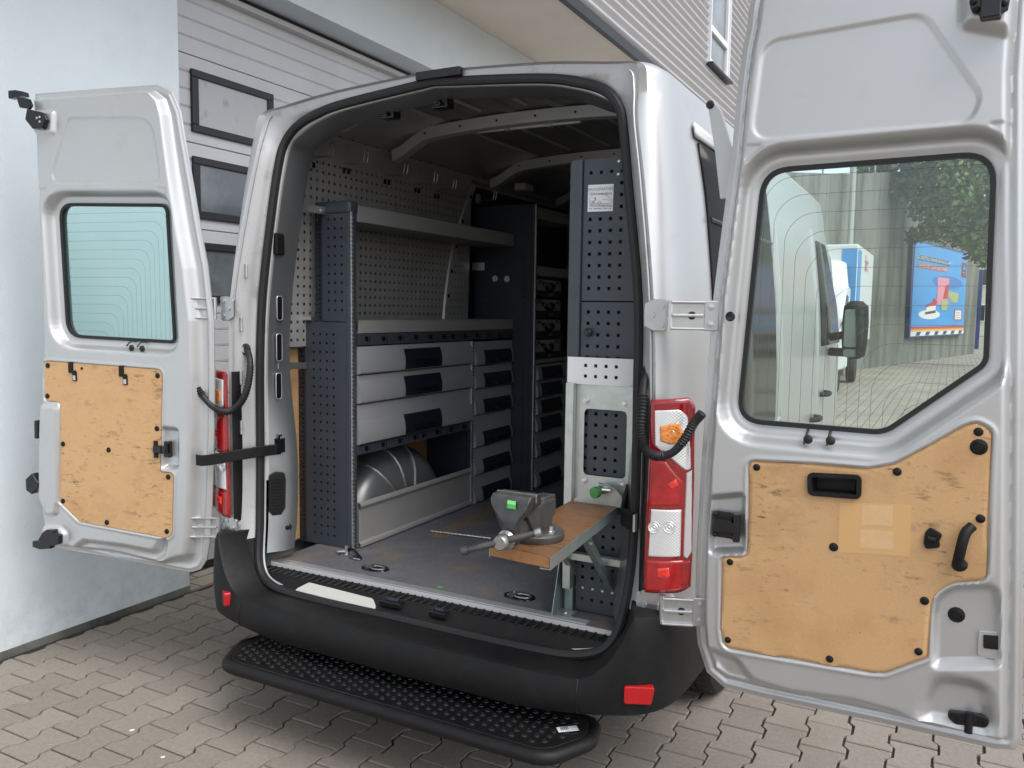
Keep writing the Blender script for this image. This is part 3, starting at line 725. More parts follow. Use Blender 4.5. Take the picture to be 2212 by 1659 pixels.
LH = rpoly(DL.poly(Z1, [(165, 325), (320, 318), (315, 470), (175, 455)]), .02, 4)
def hleft(X, Zz):
    dO = sdf(LO, X, Zz)[0]; dG = -sdf(LG, X, Zz)[0]; dW = sdf(LW, X, Zz)[0]
    right = sm(X, .0, .10)            # 0 at hinge edge
    fl = .026 + .050 * (1 - sm(X, .10, .24))
    h = -.045 * (1 - sm(dO, fl * .55, fl + .012)) + .006 * np.exp(-((dO - .014) / .0065) ** 2)
    h += -.006 * sm(sdf(LE, X, Zz)[0], -.003, .006)
    for k in LK: h += -.004 * sm(sdf(k, X, Zz)[0], -.003, .006)
    h += -.046 * (1 - sm(dG, .020, .052)) * sm(dO, .02, .06) - .005 * (1 - sm(dG, 0, .02))
    h += .004 * np.exp(-((dW + .008) / .005) ** 2) - .008 * sm(dW, -.004, .003)
    h += .015 * sm(sdf(LR, X, Zz)[0], -.004, .022)
    h += -.030 * sm(sdf(LT, X, Zz)[0], -.006, .026)
    h += -.026 * sm(sdf(LP, X, Zz)[0], -.004, .020)
    h += .016 * sm(sdf(LC, X, Zz)[0], -.004, .018) + .014 * sm(sdf(LH, X, Zz)[0], -.004, .016)
    return h
pressed('inner_panel', DL, LO, [LG], hleft, 'silver', ld, .0045)
outer_skin(DL, LO, LG, ld)
ed = B(); ed.tube([DL.w(q, z, -.050) for q, z in LO], .0055, 8, closed=True); ed.build('hem_flange', 'silver', ld, smooth=True)
slab('window_pane', DL, LG, -.055, -.051, 'vanglass', ld)
ringslab('window_seal', DL, LG, .013, -.058, -.044, 'rubber', ld)
wp = []
gq0 = DL.px(*Z1(960, 1200), -.05)[0]; gq1 = DL.px(*Z1(350, 1200), -.05)[0]
for k in range(14):
    zt = 2.04 - k * .0385; xe = gq0 + .005 + k * .0235; r = .05
    pts = [(gq1 - .005 * i, zt) for i in range(int((gq1 - xe - r) / .005))] + [(xe + r - r * math.sin(t), zt - r + r * math.cos(t)) for t in np.linspace(0, math.pi / 2, 8)] + [(xe, zt - r - .01 * i) for i in range(1, 60)]
    pts = clip_wire(pts, LG)
    if len(pts) > 3: wp.append(pts)
wires('heater_wires', DL, wp, -.0508, ld)
slab('plywood_panel', DL, LW, -.006, .0005, 'ply', ld, bevel=.0015)
for (x, y) in ((270, 258), (891, 315), (268, 430), (887, 614), (356, 701), (614, 735), (356, 1024), (604, 1145), (951, 888), (943, 1196)):
    plug(DL, *Z2(x, y), .0115, ld, .001)
plug(DL, *Z2(463, 274), .006, ld, .001)
for x0 in (404, 690):
    q, z = DL.px(*Z2(x0, 268 + (20 if x0 > 500 else 0))); b = B()
    b.obox(DL.w(q, z, .004), DL.d * .011, DL.n * .004, (0, 0, .022)); b.obox(DL.w(q - .018, z - .038, .003), DL.d * .011, DL.n * .003, (0, 0, .020)); b.obox(DL.w(q - .008, z - .018, .004), DL.d * .018, DL.n * .003, (0, 0, .006))
    b.build('wire_clip', 'black', ld, bevel=.002)
    c = B(); c.obox(DL.w(q - .018, z - .044, .0063), DL.d * .007, DL.n * .0006, (0, 0, .010)); c.build('clip_label', 'alu', ld)
stop(DL, Z2, 940, 728, ld, .85, -.018)
for (x, y) in ((742, 158), (802, 162)):
    q, z = DL.px(*Z2(x + 10, y - 36), -.046); b = B(); b.tube([DL.w(q - .012, z + .002, -.05), DL.w(q, z, -.03), DL.w(q + .004, z - .018, -.012)], .0034, 8); b.build('heater_lead', 'rubber', ld, smooth=True)
    q, z = DL.px(*Z2(x, y), -.010); b = B(); b.dome(DL.w(q, z, -.014), DL.n, .013, .008); b.build('lead_grommet', 'rubber', ld, smooth=True)
def latch_cluster(D, zf, parts, parent, h):
    for (name, pts, h0, h1) in parts:
        slab(name, D, rpoly(D.poly(zf, pts, h), .005, 3), h + h0, h + h1, 'gloss', parent, bevel=.003)
latch_cluster(DL, Z1, [('upper_latch', [(175, 320), (262, 340), (282, 380), (262, 432), (206, 432), (165, 380)], 0, .022), ('latch_link', [(110, 250), (180, 262), (196, 300), (180, 320), (130, 312)], .004, .018),
                       ('latch_hook', [(44, 210), (84, 206), (130, 215), (135, 240), (100, 246), (46, 256)], -.03, .0)], ld, .016)
latch_cluster(DL, Z2, [('lower_latch', [(240, 1235), (262, 1196), (284, 1180), (330, 1180), (330, 1205), (357, 1210), (357, 1262), (300, 1272), (250, 1262)], 0, .024), ('latch_hook', [(178, 1252), (282, 1258), (282, 1296), (218, 1300), (178, 1286)], -.03, -.004),
                       ('lock_bracket', [(148, 900), (184, 866), (218, 920), (218, 948), (182, 986), (150, 962)], -.03, .004), ('edge_stop', [(170, 572), (192, 570), (194, 676), (172, 676)], -.05, -.02)], ld, .014)
for p in ((206, 366), (222, 360), (222, 386)):
    q, z = DL.px(*Z1(p[0], p[1]), .04); b = B(); b.dome(DL.w(q, z, .037), DL.n, .005, .004); b.build('latch_bolt', 'hardware', ld, smooth=True)
# ================================================================== VAN BODY
def half(keys, per=6): return catmull(keys, per)
SEAL = [(0, -.11, .495), (.45, -.11, .495), (.68, -.10, .507), (.79, -.07, .57), (.825, -.03, .75), (.835, -.012, 1.02), (.832, -.01, 1.4), (.822, 0, 1.7), (.776, .012, 2.05), (.748, .026, 2.24), (.727, .036, 2.318), (.672, .043, 2.380), (.57, .040, 2.418), (.42, .035, 2.446), (0, .032, 2.482)]
CREASE = [(0, -.13, .45), (.45, -.13, .45), (.72, -.125, .455), (.89, -.115, .52), (.925, -.105, .75), (.925, -.10, 1.02), (.92, -.10, 1.4), (.905, -.10, 1.7), (.855, -.065, 2.05), (.817, -.04, 2.26), (.806, -.012, 2.375), (.790, .004, 2.440), (.69, .012, 2.456), (.43, .018, 2.487), (0, .02, 2.512)]
FULL = [(0, 0, .40), (.45, 0, .40), (.80, 0, .41), (.965, 0, .50), (.995, 0, .75), (1.0, 0, 1.02), (.995, 0, 1.4), (.978, 0, 1.7), (.938, 0, 2.05), (.910, 0, 2.25), (.892, 0, 2.36), (.862, 0, 2.435), (.72, 0, 2.495), (.45, 0, 2.56), (0, 0, 2.60)]
def mixk(a, b, t, y): return [tuple(np.array([p[0] * (1 - t) + q[0] * t, p[1] * (1 - t) + q[1] * t + 0 if y is None else y, p[2] * (1 - t) + q[2] * t])) for p, q in zip(a, b)]
def loop(keys, per=6):
    h = half(keys, per); return [np.array(p) for p in h] + [np.array([-p[0], p[1], p[2]]) for p in h[-2:0:-1]]
def off(keys, dx, dy, dz=0.):
    out = []
    for i, p in enumerate(keys):
        s = 0 if i == 0 else 1
        out.append((max(0, p[0] + dx * (1 if p[0] > .5 else 0)), p[1] + dy, p[2] + (dz if i > 9 else (-dz if i < 3 else 0))))
    return out
# outer shell: loops from the rear crease forward, ending in a nose
def full_at(y, drop=0., sx=1.):
    return [(p[0] * sx, y, min(p[2], 2.62 - drop)) for p in FULL]
def fmix(t, y):
    return [(p[0] * (1 - t) + q[0] * t, p[1] * (1 - t) + y * t, p[2] * (1 - t) + q[2] * t) for p, q in zip(CREASE, FULL)]
def capz(keys, rise): return [(p[0], p[1], min(p[2], c_[2] + rise) if i > 10 else p[2]) for i, (p, c_) in enumerate(zip(keys, CREASE))]
loops = [CREASE, capz(fmix(.35, -.03), .004), capz(fmix(.82, .03), .010), capz(fmix(1, .11), .022), capz(full_at(.3), .06)]
# nothing of the top sits above the rear edge until well forward
loops += [full_at(y) for y in (.6, 1.2, 1.9, 2.6, 3.2)] + [full_at(3.6, .12, .99), full_at(4.0, .55, .97), full_at(4.4, 1.25, .95), full_at(4.9, 1.45, .88), full_at(5.05, 1.75, .78)]
b = B(); b.strip([loop(k) for k in loops], closed=True); last = loop(loops[-1]); b.add(last, [tuple(range(len(last)))])
b.build('body_shell', 'silver', van, smooth=True, angle=50)
# door jamb: crease -> seal seat -> inner pillar
S2 = [(max(0, p[0] + (.016 if p[0] > .3 else 0)), p[1] - .008, p[2] + (.014 if i > 10 else (-.012 if i < 3 else 0))) for i, p in enumerate(SEAL)]
J1 = [((c[0] * .55 + s[0] * .45), (c[1] * .75 + s[1] * .25), (c[2] * .55 + s[2] * .45)) for c, s in zip(CREASE, SEAL)]
J2 = [((c[0] * .25 + s[0] * .75) + (.008 if s[0] > .3 else 0), (c[1] * .45 + s[1] * .55), (c[2] * .3 + s[2] * .7)) for c, s in zip(CREASE, SEAL)]
S3 = [(max(0, p[0] - (.016 if p[0] > .3 else 0)), p[1] + .015, p[2] - (.014 if i > 10 else (-.012 if i < 3 else 0))) for i, p in enumerate(SEAL)]
jl = [loop(k) for k in (CREASE, J1, J2, S2, S3)]
b = B(); b.strip(jl, closed=True); b.build('door_jamb', 'silver_dirty', van, smooth=True, angle=35)
# welded seam bead down the outer jamb
for s in (1, -1):
    sb = B(); pth = [np.array([s * (c[0] * .8 + q[0] * .2), c[1] * .9 + q[1] * .1 - .003, c[2] * .8 + q[2] * .2]) for c, q in zip(half(CREASE), half(SEAL))][20:67]
    sb.tube(pth, .0035, 6); sb.build('weld_seam', 'silver_dirty', van, smooth=True)
# rubber seal
sp = loop(SEAL, 10)
b = B(); b.tube([p + np.array([0, -.004, 0]) for p in sp], .0175, 10, closed=True); b.build('door_seal', 'rubber', van, smooth=True)
# inner return of the opening: narrow painted lip inside the seal, then pillars into the bay
DX1 = [0, .02, .03, .04, .058, .056, .018, .016, .018, .022, .026, .030, .03, .03, 0]
def inner(f, dy, dz): return [(max(0, p[0] - .016 - f * DX1[i] if p[0] > .3 else p[0]), p[1] + .015 + dy, p[2] - (dz if i > 10 else 0) + (.04 if i < 3 else 0)) for i, p in enumerate(SEAL)]
I0, I1, I2 = inner(.12, .008, .016), inner(1., .075, .028), inner(1.15, .12, .028)
hs_ = [half(k) for k in (S3, I0, I1, I2)]
a0 = 28
for s in (1, -1):
    b = B(); b.strip([[np.array([s * p[0], p[1], p[2]]) for p in h[a0:]] for h in hs_[:2]]); b.build('opening_lip', 'silver', van, smooth=True, angle=40)
    b = B(); b.strip([[np.array([s * p[0], p[1], p[2]]) for p in h[20:]] for h in hs_[1:]]); b.build('pillar_face', 'pillar', van, smooth=True, angle=40)
# header panel under the roof edge, sloping forward into the bay
hd = B(); h2 = half(I2)[62:]
rows = [[np.array([p[0], p[1], p[2]]) for p in h2] + [np.array([-p[0], p[1], p[2]]) for p in h2[-2::-1]]]
for (dy, dz) in ((.04, .03), (.12, .075), (.18, .09)):
    rows.append([p + np.array([0, dy, dz]) for p in rows[0]])
hd.strip(rows); hd.build('roof_header', 'primer', van, smooth=True, angle=30)

# ---------------------------------------------------------------- interior shell
IW = .925
fl = B(); fl.box(-.80, .80, .002, .6, .545, .570); fl.box(-IW, IW, .6, 3.25, .545, .570); flo = fl.build('cargo_floor', 'floor', van)
bx('floor_front_edge', -.795, .795, -.003, .0015, .548, .5685, 'floorcut', flo)
es = B()
for k in range(4): es.box(-.74, .66, .004 + k * .0105, .0115 + k * .0105, .570, .5745)
es.box(-.74, .66, .002, .047, .5702, .5722); es.build('edge_strip', 'alu', flo, bevel=.001)
for (x, y) in ((-.35, .14), (.33, .14), (-.385, 1.70)):
    r_ = B(); r_.lathe((x, y, .5702), (0, 0, 1), [(.052, 0), (.050, .004), (.044, .005), (.040, .001), (.0, .001)], 28)
    r_.v = [(x + (p[0] - x) * 1.25, y + (p[1] - y) * .85, p[2]) for p in r_.v]
    t_ = r_.build('lashing_pan', 'gloss', flo, smooth=True)
    l_ = B(); l_.tube([(x + .034 * math.cos(a) + .012, y + .021 * math.sin(a), .5752) for a in np.linspace(0, 2 * math.pi, 20)[:-1]], .0040, 8, closed=True)
    l_.cyl((x - .02, y - .024, .5765), (x - .02, y + .024, .5765), .006); l_.box(x - .048, x - .012, y - .012, y + .012, .572, .578)
    l_.build('lashing_ring', 'wornsteel', flo, smooth=True)
p_ = onZ(950, 1268, .571); bx('tape_scrap', p_[0] - .014, p_[0] + .014, p_[1] - .006, p_[1] + .006, .5705, .5712, 'green', flo)
# pale scrape lane along the floor
for (u0, v0, u1, v1, wd) in ((935, 1160, 1075, 1095, .045),):
    a, c = onZ(u0, v0, .571), onZ(u1, v1, .571); d = c - a; nn = np.array([-d[1], d[0], 0]); nn = nn / np.linalg.norm(nn) * wd
    k_ = B(); k_.add([a - nn, a + nn, c + nn, c - nn], [(0, 1, 2, 3)]); k_.v = [(p[0], p[1], .5708) for p in k_.v]
    k_.build('worn_lane', mat('floor_worn', (.19, .14, .105), .6, var=(40, .2)), flo)
for s in (-1, 1):
    wl = B(); wl.add([(s * IW, .12, .57), (s * IW, 3.25, .57), (s * IW, 3.25, 1.5), (s * .90, 3.25, 2.0), (s * (.82 if s > 0 else .885), 3.25, 2.38 if s > 0 else 2.44), (s * (.82 if s > 0 else .885), .24, 2.38 if s > 0 else 2.44), (s * .90, .12, 2.0), (s * IW, .12, 1.5)], [tuple(range(8))])
    wl.build('side_lining', 'primer', van)
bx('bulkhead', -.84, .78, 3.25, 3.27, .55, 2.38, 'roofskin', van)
# roof skin with swages running lengthways
def rz(x): return 2.572 - .055 * (abs(x) / .84) ** 2.2
rs = B(); rows = []
xs = np.linspace(-.84, .64, 75)
for x in xs:
    ph = (x / .24) % 1.0; sw = -.008 if .34 < ph < .66 else 0
    rows.append([(x, .42, rz(x) + sw), (x, 3.25, rz(x) + sw)])
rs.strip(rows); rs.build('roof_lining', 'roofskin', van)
for x in np.arange(-.72, .60, .24):
    for (y0, y1) in ((.44, .78), (1.05, 1.78), (2.05, 2.8)):
        r = B(); r.tube([(x, y0, rz(x) - .002), (x, y1, rz(x) - .002)], [.010, .010], 8); r.build('roof_swage', 'primer', van, smooth=True)
# cross bows
for yb in (.90, 1.90, 2.85):
    rows = []
    for x in np.linspace(-.80, .66, 25):
        zt = rz(x) - .010 - .07 * sm(np.array(abs(x)), .58, .80); y0, y1 = yb - .035, yb + .035
        rows.append([(x, y0, zt), (x, y0 + .006, zt - .052), (x, y1 - .006, zt - .052), (x, y1, zt)])
    b = B(); b.strip(rows, closed=True); bow = b.build('roof_bow', 'primer', van, smooth=True, angle=30)
    hb_ = B()
    for x in np.arange(-.6, .6, .2):
        z = rz(x) - .036; hb_.cyl((x, yb - .0345, z), (x, yb - .0325, z), .0055, 10)
    hb_.build('bow_holes', 'gloss', bow)
# interior lamp bar under the first bow
bx('lamp_bar', -.36, .19, .945, .965, 2.505, 2.525, 'white', van, bevel=.003)
for x in (-.2, .02): bx('lamp_clip', x, x + .03, .94, .97, 2.50, 2.545, 'alu', van)
# header latches
for (x, y, z) in ((-.30, .17, 2.425), (-.05, .17, 2.44)):
    c = B(); c.box(x - .035, x + .035, y - .02, y + .03, z - .018, z + .02); c.box(x - .012, x + .012, y - .035, y - .018, z - .014, z + .006); c.build('header_striker', 'gloss', van, bevel=.004)
# cant rails with black ovals laid on for the dark inside their openings
for s in (-1,):
    b = B(); b.strip([[(s * .80, .40, 2.545), (s * .80, 3.2, 2.545)], [(s * .838, .40, 2.525), (s * .838, 3.2, 2.525)], [(s * .848, .40, 2.425), (s * .848, 3.2, 2.425)], [(s * .872, .40, 2.415), (s * .872, 3.2, 2.415)]])
    rail = b.build('cant_rail', 'primer', van)
    if s < 0:
        holes = [(.50, .11, .05), (.63, .03, .035), (.72, .05, .03), (1.06, .06, .03), (1.20, .05, .03), (1.28, .018, .03), (1.40, .12, .055), (2.02, .11, .055), (2.35, .05, .03), (2.6, .12, .05)]
        for (y, L, H) in holes:
            pl = rpoly([(y - L / 2, 2.475 - H / 2), (y + L / 2, 2.475 - H / 2), (y + L / 2, 2.475 + H / 2), (y - L / 2, 2.475 + H / 2)], H * .45, 4)
            c = B(); c.prism([(-.8355 + (z - 2.525) * .1, yy, z) for yy, z in pl], (-.006, 0, 0)); c.build('rail_opening_dark', 'gloss', rail)
        sm_ = B()
        for y in np.arange(.42, 2.9, .095):
            sm_.box(-.8445, -.8385, y, y + .012, 2.447, 2.459)
        sm_.build('rail_slots_dark', 'gloss', rail)  # black blocks set on the rail for the dark of its slots
# left rear pillar trim with long slots, vent and bottom cover
lp = B(); hI = [half(k)[24:64] for k in (I2,)][0]
lp.strip([[np.array([-p[0], p[1], p[2]]) for p in hI], [np.array([-p[0] - .035, p[1] + .02, p[2]]) for p in hI], [np.array([-.92, p[1] + .02, p[2]]) for p in hI]])
lpo = lp.build('pillar_inner', 'primer', van, smooth=True, angle=30)
for (v0, v1, u) in ((560, 590, 607), (640, 692, 604), (721, 780, 603), (806, 862, 602)):
    p0, p1 = onX(u, v1, -.795), onX(u, v0, -.795); ym = (p0[1] + p1[1]) / 2
    pl = rpoly([(ym - .013, p0[2]), (ym + .013, p0[2]), (ym + .013, p1[2]), (ym - .013, p1[2])], .012, 5)
    c = B(); c.prism([(-.797 + (y - ym) * .1, y, z) for y, z in pl], (.003, 0, 0)); c.build('pillar_slot', 'gloss', lpo)
    c = B(); c.tube([(-.794 + (y - ym) * .1, y + (y - ym) * .16, z) for y, z in pl], .0022, 6, closed=True); c.build('slot_rim', 'silver', lpo, smooth=True)
VE = np.array([.050, .067, 0.]); VE /= np.linalg.norm(VE); VN = np.array([VE[1], -VE[0], 0.]); VO = np.array([-.807, .003, 0.]) + VN * .006
DV = DoorFrame(1, (0, 0), 0); DV.h = VO; DV.d = VE; DV.n = VN
vo = rpoly(DV.poly(Z2, [(1520, 880), (1560, 858), (1608, 862), (1616, 900), (1614, 1060), (1590, 1100), (1540, 1106), (1518, 1080)]), .010, 4)
ve = slab('air_vent', DV, vo, -.004, .006, 'black', van, bevel=.003)
vq0, vq1 = DV.px(*Z2(1537, 980))[0], DV.px(*Z2(1600, 980))[0]
for k in range(11):
    zq = DV.px(*Z2(1568, 898 + k * 18))[1]; slab('vent_slat', DV, rpoly([(vq0, zq - .0026), (vq1, zq - .0026), (vq1, zq + .0026), (vq0, zq + .0026)], .002, 2), .006, .009, 'gloss', ve)
q, z = DV.px(*Z2(1624, 1172)); c = B(); c.lathe(DV.w(q, z, 0), VN, [(.020, 0), (.019, .006), (.011, .006), (.010, .012), (.0, .012)], 18); c.build('cover_screw', 'black', van, smooth=True)
# gusset slot in the upper left corner of the opening
gs = [onY(u, v, .13) for u, v in ((650, 293), (660, 275), (684, 260), (708, 250), (716, 254), (700, 264), (678, 280), (667, 302), (654, 305))]
c = B(); c.prism(gs, (0, .004, 0)); c.build('gusset_slot', 'gloss', van)
c = B(); c.tube(catmull([onY(u, v, .128) for u, v in ((722, 254), (704, 265), (684, 281), (670, 304))], 5), .003, 6); c.build('gusset_edge', 'silver', van, smooth=True)
# pressed pads up the left and right jambs
for s in (-1,):
    for zq in (1.15, 1.36, 1.58, 1.80):
        P_ = [np.array(p) for p in half(J1)]; k_ = min(range(len(P_)), key=lambda i: abs(P_[i][2] - zq) + (9 if P_[i][0] < .6 else 0)); p = P_[k_]
        c = B(); c.obox((s * p[0], p[1] + .001, zq), (s * .020, .012, 0), (s * .0025, -.004, 0), (0, 0, .030)); c.build('jamb_pad', 'silver_dirty', van, bevel=.004, bseg=3)
# hatch latch on the left pillar and check strap arm
q = onY(600, 527, .04); c = B(); c.box(q[0] - .012, q[0] + .012, .02, .07, q[2] - .045, q[2] + .045); c.build('pillar_latch', 'black', van, bevel=.005)
def strap(pts, hh, name='check_strap', t=.006):
    c = B(); P = [np.array(p, float) for p in pts]; rows = []
    for i, p in enumerate(P):
        a = P[max(0, i - 1)]; d = P[min(len(P) - 1, i + 1)] - a; nn = np.cross(d, (0, 0, 1.)); nn /= np.linalg.norm(nn) + 1e-9
        rows.append([p + nn * t + (0, 0, hh), p - nn * t + (0, 0, hh), p - nn * t - np.array([0, 0, hh]), p + nn * t - np.array([0, 0, hh])])
    c.strip(rows, closed=True); n = len(rows); c.add(rows[0], [(3, 2, 1, 0)]); c.add(rows[-1], [(0, 1, 2, 3)])
    return c.build(name, 'black', van, smooth=True, angle=40, bevel=.003)
strap([onY(606, 970, .05), onY(570, 974, -.02), onY(520, 982, -.12), onY(475, 990, -.17), onY(450, 994, -.19), onY(436, 995, -.205), onY(423, 993, -.222)], .0225)
q = onY(603, 962, .04); c = B(); c.box(q[0] - .015, q[0] + .015, .03, .06, q[2] - .03, q[2] + .03); c.tube([(q[0], .04, q[2] + .03), (q[0] + .005, .038, q[2] + .045), (q[0] + .015, .038, q[2] + .045)], .005, 8); c.build('strap_pivot', 'gloss', van, smooth=True)
strap([onY(1355, 1065, .06), onY(1347, 1095, .03), onY(1344, 1115, -.0), onY(1360, 1125, -.035), onY(1372, 1128, -.05)], .03)
q = onY(1374, 1128, -.055); bx('strap_end', q[0] - .004, q[0] + .003, -.075, -.05, q[2] - .028, q[2] + .028, 'alu', van)
# ---------------------------------------------------------------- sill trim below the floor edge
st = B(); prf = [(-.002, .552), (-.020, .551), (-.052, .546), (-.060, .538), (-.092, .512), (-.112, .500)]
st.strip([[(x, y, z) for x in np.linspace(-.80, .80, 3)] for y, z in prf]); sto = st.build('sill_trim', 'black', van, smooth=True, angle=25)
rb = B()
for x in np.arange(-.77, .79, .034):
    if -.62 < x < -.34 and False: continue
    rb.tube([(x + .010, -.006, .553), (x + .006, -.022, .5525), (x - .004, -.048, .5485), (x - .010, -.055, .545)], .0042, 6)
rb.build('sill_ribs', 'black', sto, smooth=True)
pz = [(-.53, -.062), (-.36, -.066), (-.20, -.070), (-.155, -.104), (-.30, -.104), (-.585, -.102)]
def sillz(y): return float(np.interp(-y, [.002, .052, .06, .092, .112], [.552, .546, .538, .512, .500])) + .0025
pl = rpoly(pz, [.02, .01, .03, .01, .01, .02], 4); c = B(); c.prism([(x, y, sillz(y)) for x, y in pl], (0, 0, -.004)); c.build('sill_patch', mat('pale_grey_paint', (.50, .50, .47), .3), sto)
for (u, v, wd) in ((855, 1300, .055), (951, 1325, .04)):
    q = onZ(u, v, .535); c = B(); c.box(q[0] - wd, q[0] + wd * .8, -.096, -.058, .522, .545); c.build('striker_box', 'gloss', sto, bevel=.004)
    c = B(); c.cyl((q[0] - wd * .6, -.08, .549), (q[0] + wd * .5, -.08, .549), .008, 10); c.box(q[0] - wd * .7, q[0] - wd * .5, -.095, -.065, .54, .556); c.build('striker_bar', 'darksteel', sto, smooth=True)
# ---------------------------------------------------------------- bumper
plan = [(1.005, .56), (1.012, .35), (1.010, .12), (1.0, -.02), (.975, -.12), (.92, -.19), (.83, -.225), (.70, -.24), (.45, -.25), (.2, -.254), (0, -.255)]
pl_ = catmull([(x, y, 0) for x, y in plan], 5)
side = [p for p in pl_]; pathb = side + [np.array([-p[0], p[1], 0]) for p in side[-2::-1]]
rows = []
for i, p in enumerate(pathb):
    x, y = p[0], p[1]; ax = abs(x)
    a = pathb[max(0, i - 1)]; d = pathb[min(len(pathb) - 1, i + 1)] - a; nn = np.array([-d[1], d[0], 0]); nn /= np.linalg.norm(nn)
    if nn @ np.array([x, y - .8, 0]) < 0: nn = -nn
    k = max(0., min(1., (ax - .66) / .245)) ** 3; kk = float(sm(np.array(y), -.12, .3)) if ax > .9 else 0.
    zt = .487 + .225 * k - .06 * kk; zb_ = .345 + .040 * float(sm(np.array(ax), .5, .95))
    iny = max(y + .10, -.112) if ax < .86 else y + .02
    if k < .02: inner_p = np.array([x, -.104, .492])
    else:
        inx = ax - (.055 if ax > .9 else .03); inner_p = np.array([math.copysign(min(inx, .935), x), max(min(y + .13 * (1 - kk), .6), -.11 + .6 * kk * .0), zt + .004])
        if kk > .3: inner_p = np.array([math.copysign(.95, x), y, zt + .004])
    rows.append([inner_p, p - nn * .022 + (0, 0, zt + .002), p - nn * .006 + (0, 0, zt - .006), p + (0, 0, zt - .025), p + nn * .006 + (0, 0, zt - (.045 + .05 * k)), p + nn * .010 + (0, 0, (zt * .35 + zb_ * .65)),
                 p + nn * .0 + (0, 0, zb_ + .012), p - nn * .02 + (0, 0, zb_), p - nn * .08 + (0, 0, zb_ + .005)])
rows_b = rows; b = B(); b.strip(rows); bmp = b.build('rear_bumper', 'black', van, smooth=True, angle=38)
# moulding groove along the face, panel joints and reflectors
for s in (-1, 1):
    k_ = min(range(len(pathb)), key=lambda i: abs(pathb[i][0] - s * .735) + (9 if pathb[i][1] > 0 else 0)); g = B()
    g.tube([np.array(p) + np.array([0, -.0005, 0]) for p in rows_b[k_][2:8]], .0016, 6); g.build('bumper_joint', 'gloss', bmp)
for s, (u, v) in ((1, (1379, 1503)), (-1, (484, 1290))):
    x0 = .872 if s > 0 else -.885
    ctr = onY(u, v, -.205 if s > 0 else -.226); ang = math.radians(24 if s > 0 else 34) * s; ex = np.array([math.cos(ang), math.sin(ang), 0]); ey = np.array([math.sin(ang), -math.cos(ang), 0])
    pl = rpoly([(-.045, -.026), (.040, -.026), (.050, .030), (-.045, .030)] if s > 0 else [(-.040, -.026), (.045, -.026), (.045, .030), (-.050, .030)], .009, 5)
    c = B(); c.prism([ctr + ex * a + np.array([0, 0, z]) - ey * .02 for a, z in pl], ey * .026); c.build('reflector', mat('reflector_red', srgb(178, 16, 24), .35, coat=.3), bmp, bevel=.003)
c = B(); q = onZ(1332, 1413, .50); c.lathe(onY(1332, 1413, -.13), (0, -.6, .8), [(.020, 0), (.019, .004), (.010, .004), (.008, .001), (.0, .001)], 18); c.build('trim_rivet', 'gloss', bmp, smooth=True)
# corner filler between jamb and bumper
for s in (-1, 1):
    c = B(); P0 = [np.array([s * p[0], p[1], p[2]]) for p in half(S2)[11:23]]; P1 = [np.array([s * p[0], p[1] - .012, p[2]]) for p in half(CREASE)[11:23]]
    P2 = [np.array([s * min(.95, p[0] + .03), p[1] - .03, p[2]]) for p in half(CREASE)[11:23]]
    c.strip([P0, [(a * .5 + b_ * .5) + np.array([0, -.02, 0]) for a, b_ in zip(P0, P1)], P1, P2]); c.build('corner_trim', 'black', van, smooth=True, angle=45)
# ---------------------------------------------------------------- step
SZ = .300
sf = onZ(478, 1420, SZ); 
sx0, sx1, sy0, sy1 = -.725, .745, -.378, -.10
def steppoly(g, off_=0.): return rpoly([(sx0 + g, sy1 - g), (sx0 - .03 + g, sy0 + .16), (sx0 + .05 + g, sy0 + g), (sx1 - .05 - g, sy0 + g), (sx1 + .03 - g, sy0 + .16), (sx1 - g, sy1 - g)], [.05, .08, .09, .09, .08, .05], 6)
spn = empty('rear_step', (0, -.2, SZ)); spn.parent = van; spn.location = ORG[spn.name] - ORG[van.name]
c = B(); c.tube([(x, y, SZ - .022) for x, y in steppoly(.0)], .024, 12, closed=True); c.build('step_tube', 'black', spn, smooth=True)
stepm = mat('step_plate_black', (.012, .012, .013), .28, .2, var=(30, .3), bump=(300, .1, .0008))
c = B(); c.prism([(x, y, SZ - .006) for x, y in steppoly(.012)], (0, 0, .007)); c.build('step_plate', stepm, spn, bevel=.002)
st_ = B(); r0 = 0
for i, x in enumerate(np.arange(sx0 + .035, sx1 - .02, .0365)):
    for j in range(7):
        y = sy0 + .045 + j * .0345 + (.017 if i % 2 else 0); 
        if y > sy1 - .03: continue
        if (x < sx0 + .06 or x > sx1 - .06) and (y < sy0 + .09): continue
        st_.lathe((x, y, SZ + .001), (0, 0, 1), [(.0112, 0), (.0102, .0030), (.0076, .0046), (.0058, .0040), (.0048, .0005), (.0, .0003)], 12)
tag(st_.build('grip_studs', stepm, spn, smooth=True), kind='stuff')
q = onZ(1226, 1578, SZ); c = B(); c.obox((q[0], q[1], SZ + .0055), (.026, .022, 0), (-.010, .012, 0), (0, 0, .0006)); lb = c.build('step_label', 'sticker', spn)
c = B()
for k in range(5): c.obox((q[0] - .018 + k * .004, q[1] - .012 + k * .004, SZ + .0063), (.0012, .0010, 0), (-.006, .007, 0), (0, 0, .0002))
c.build('label_print', 'inkblack', spn)
for x in (-.45, .5):
    c = B(); c.box(x - .03, x + .03, -.14, .1, SZ - .05, SZ - .02); c.box(x - .03, x + .03, .05, .1, SZ - .03, .40); c.build('step_bracket', 'black', spn, bevel=.004)
bx('chassis', -.55, .55, -.08, 3.0, .30, .44, 'black', van)
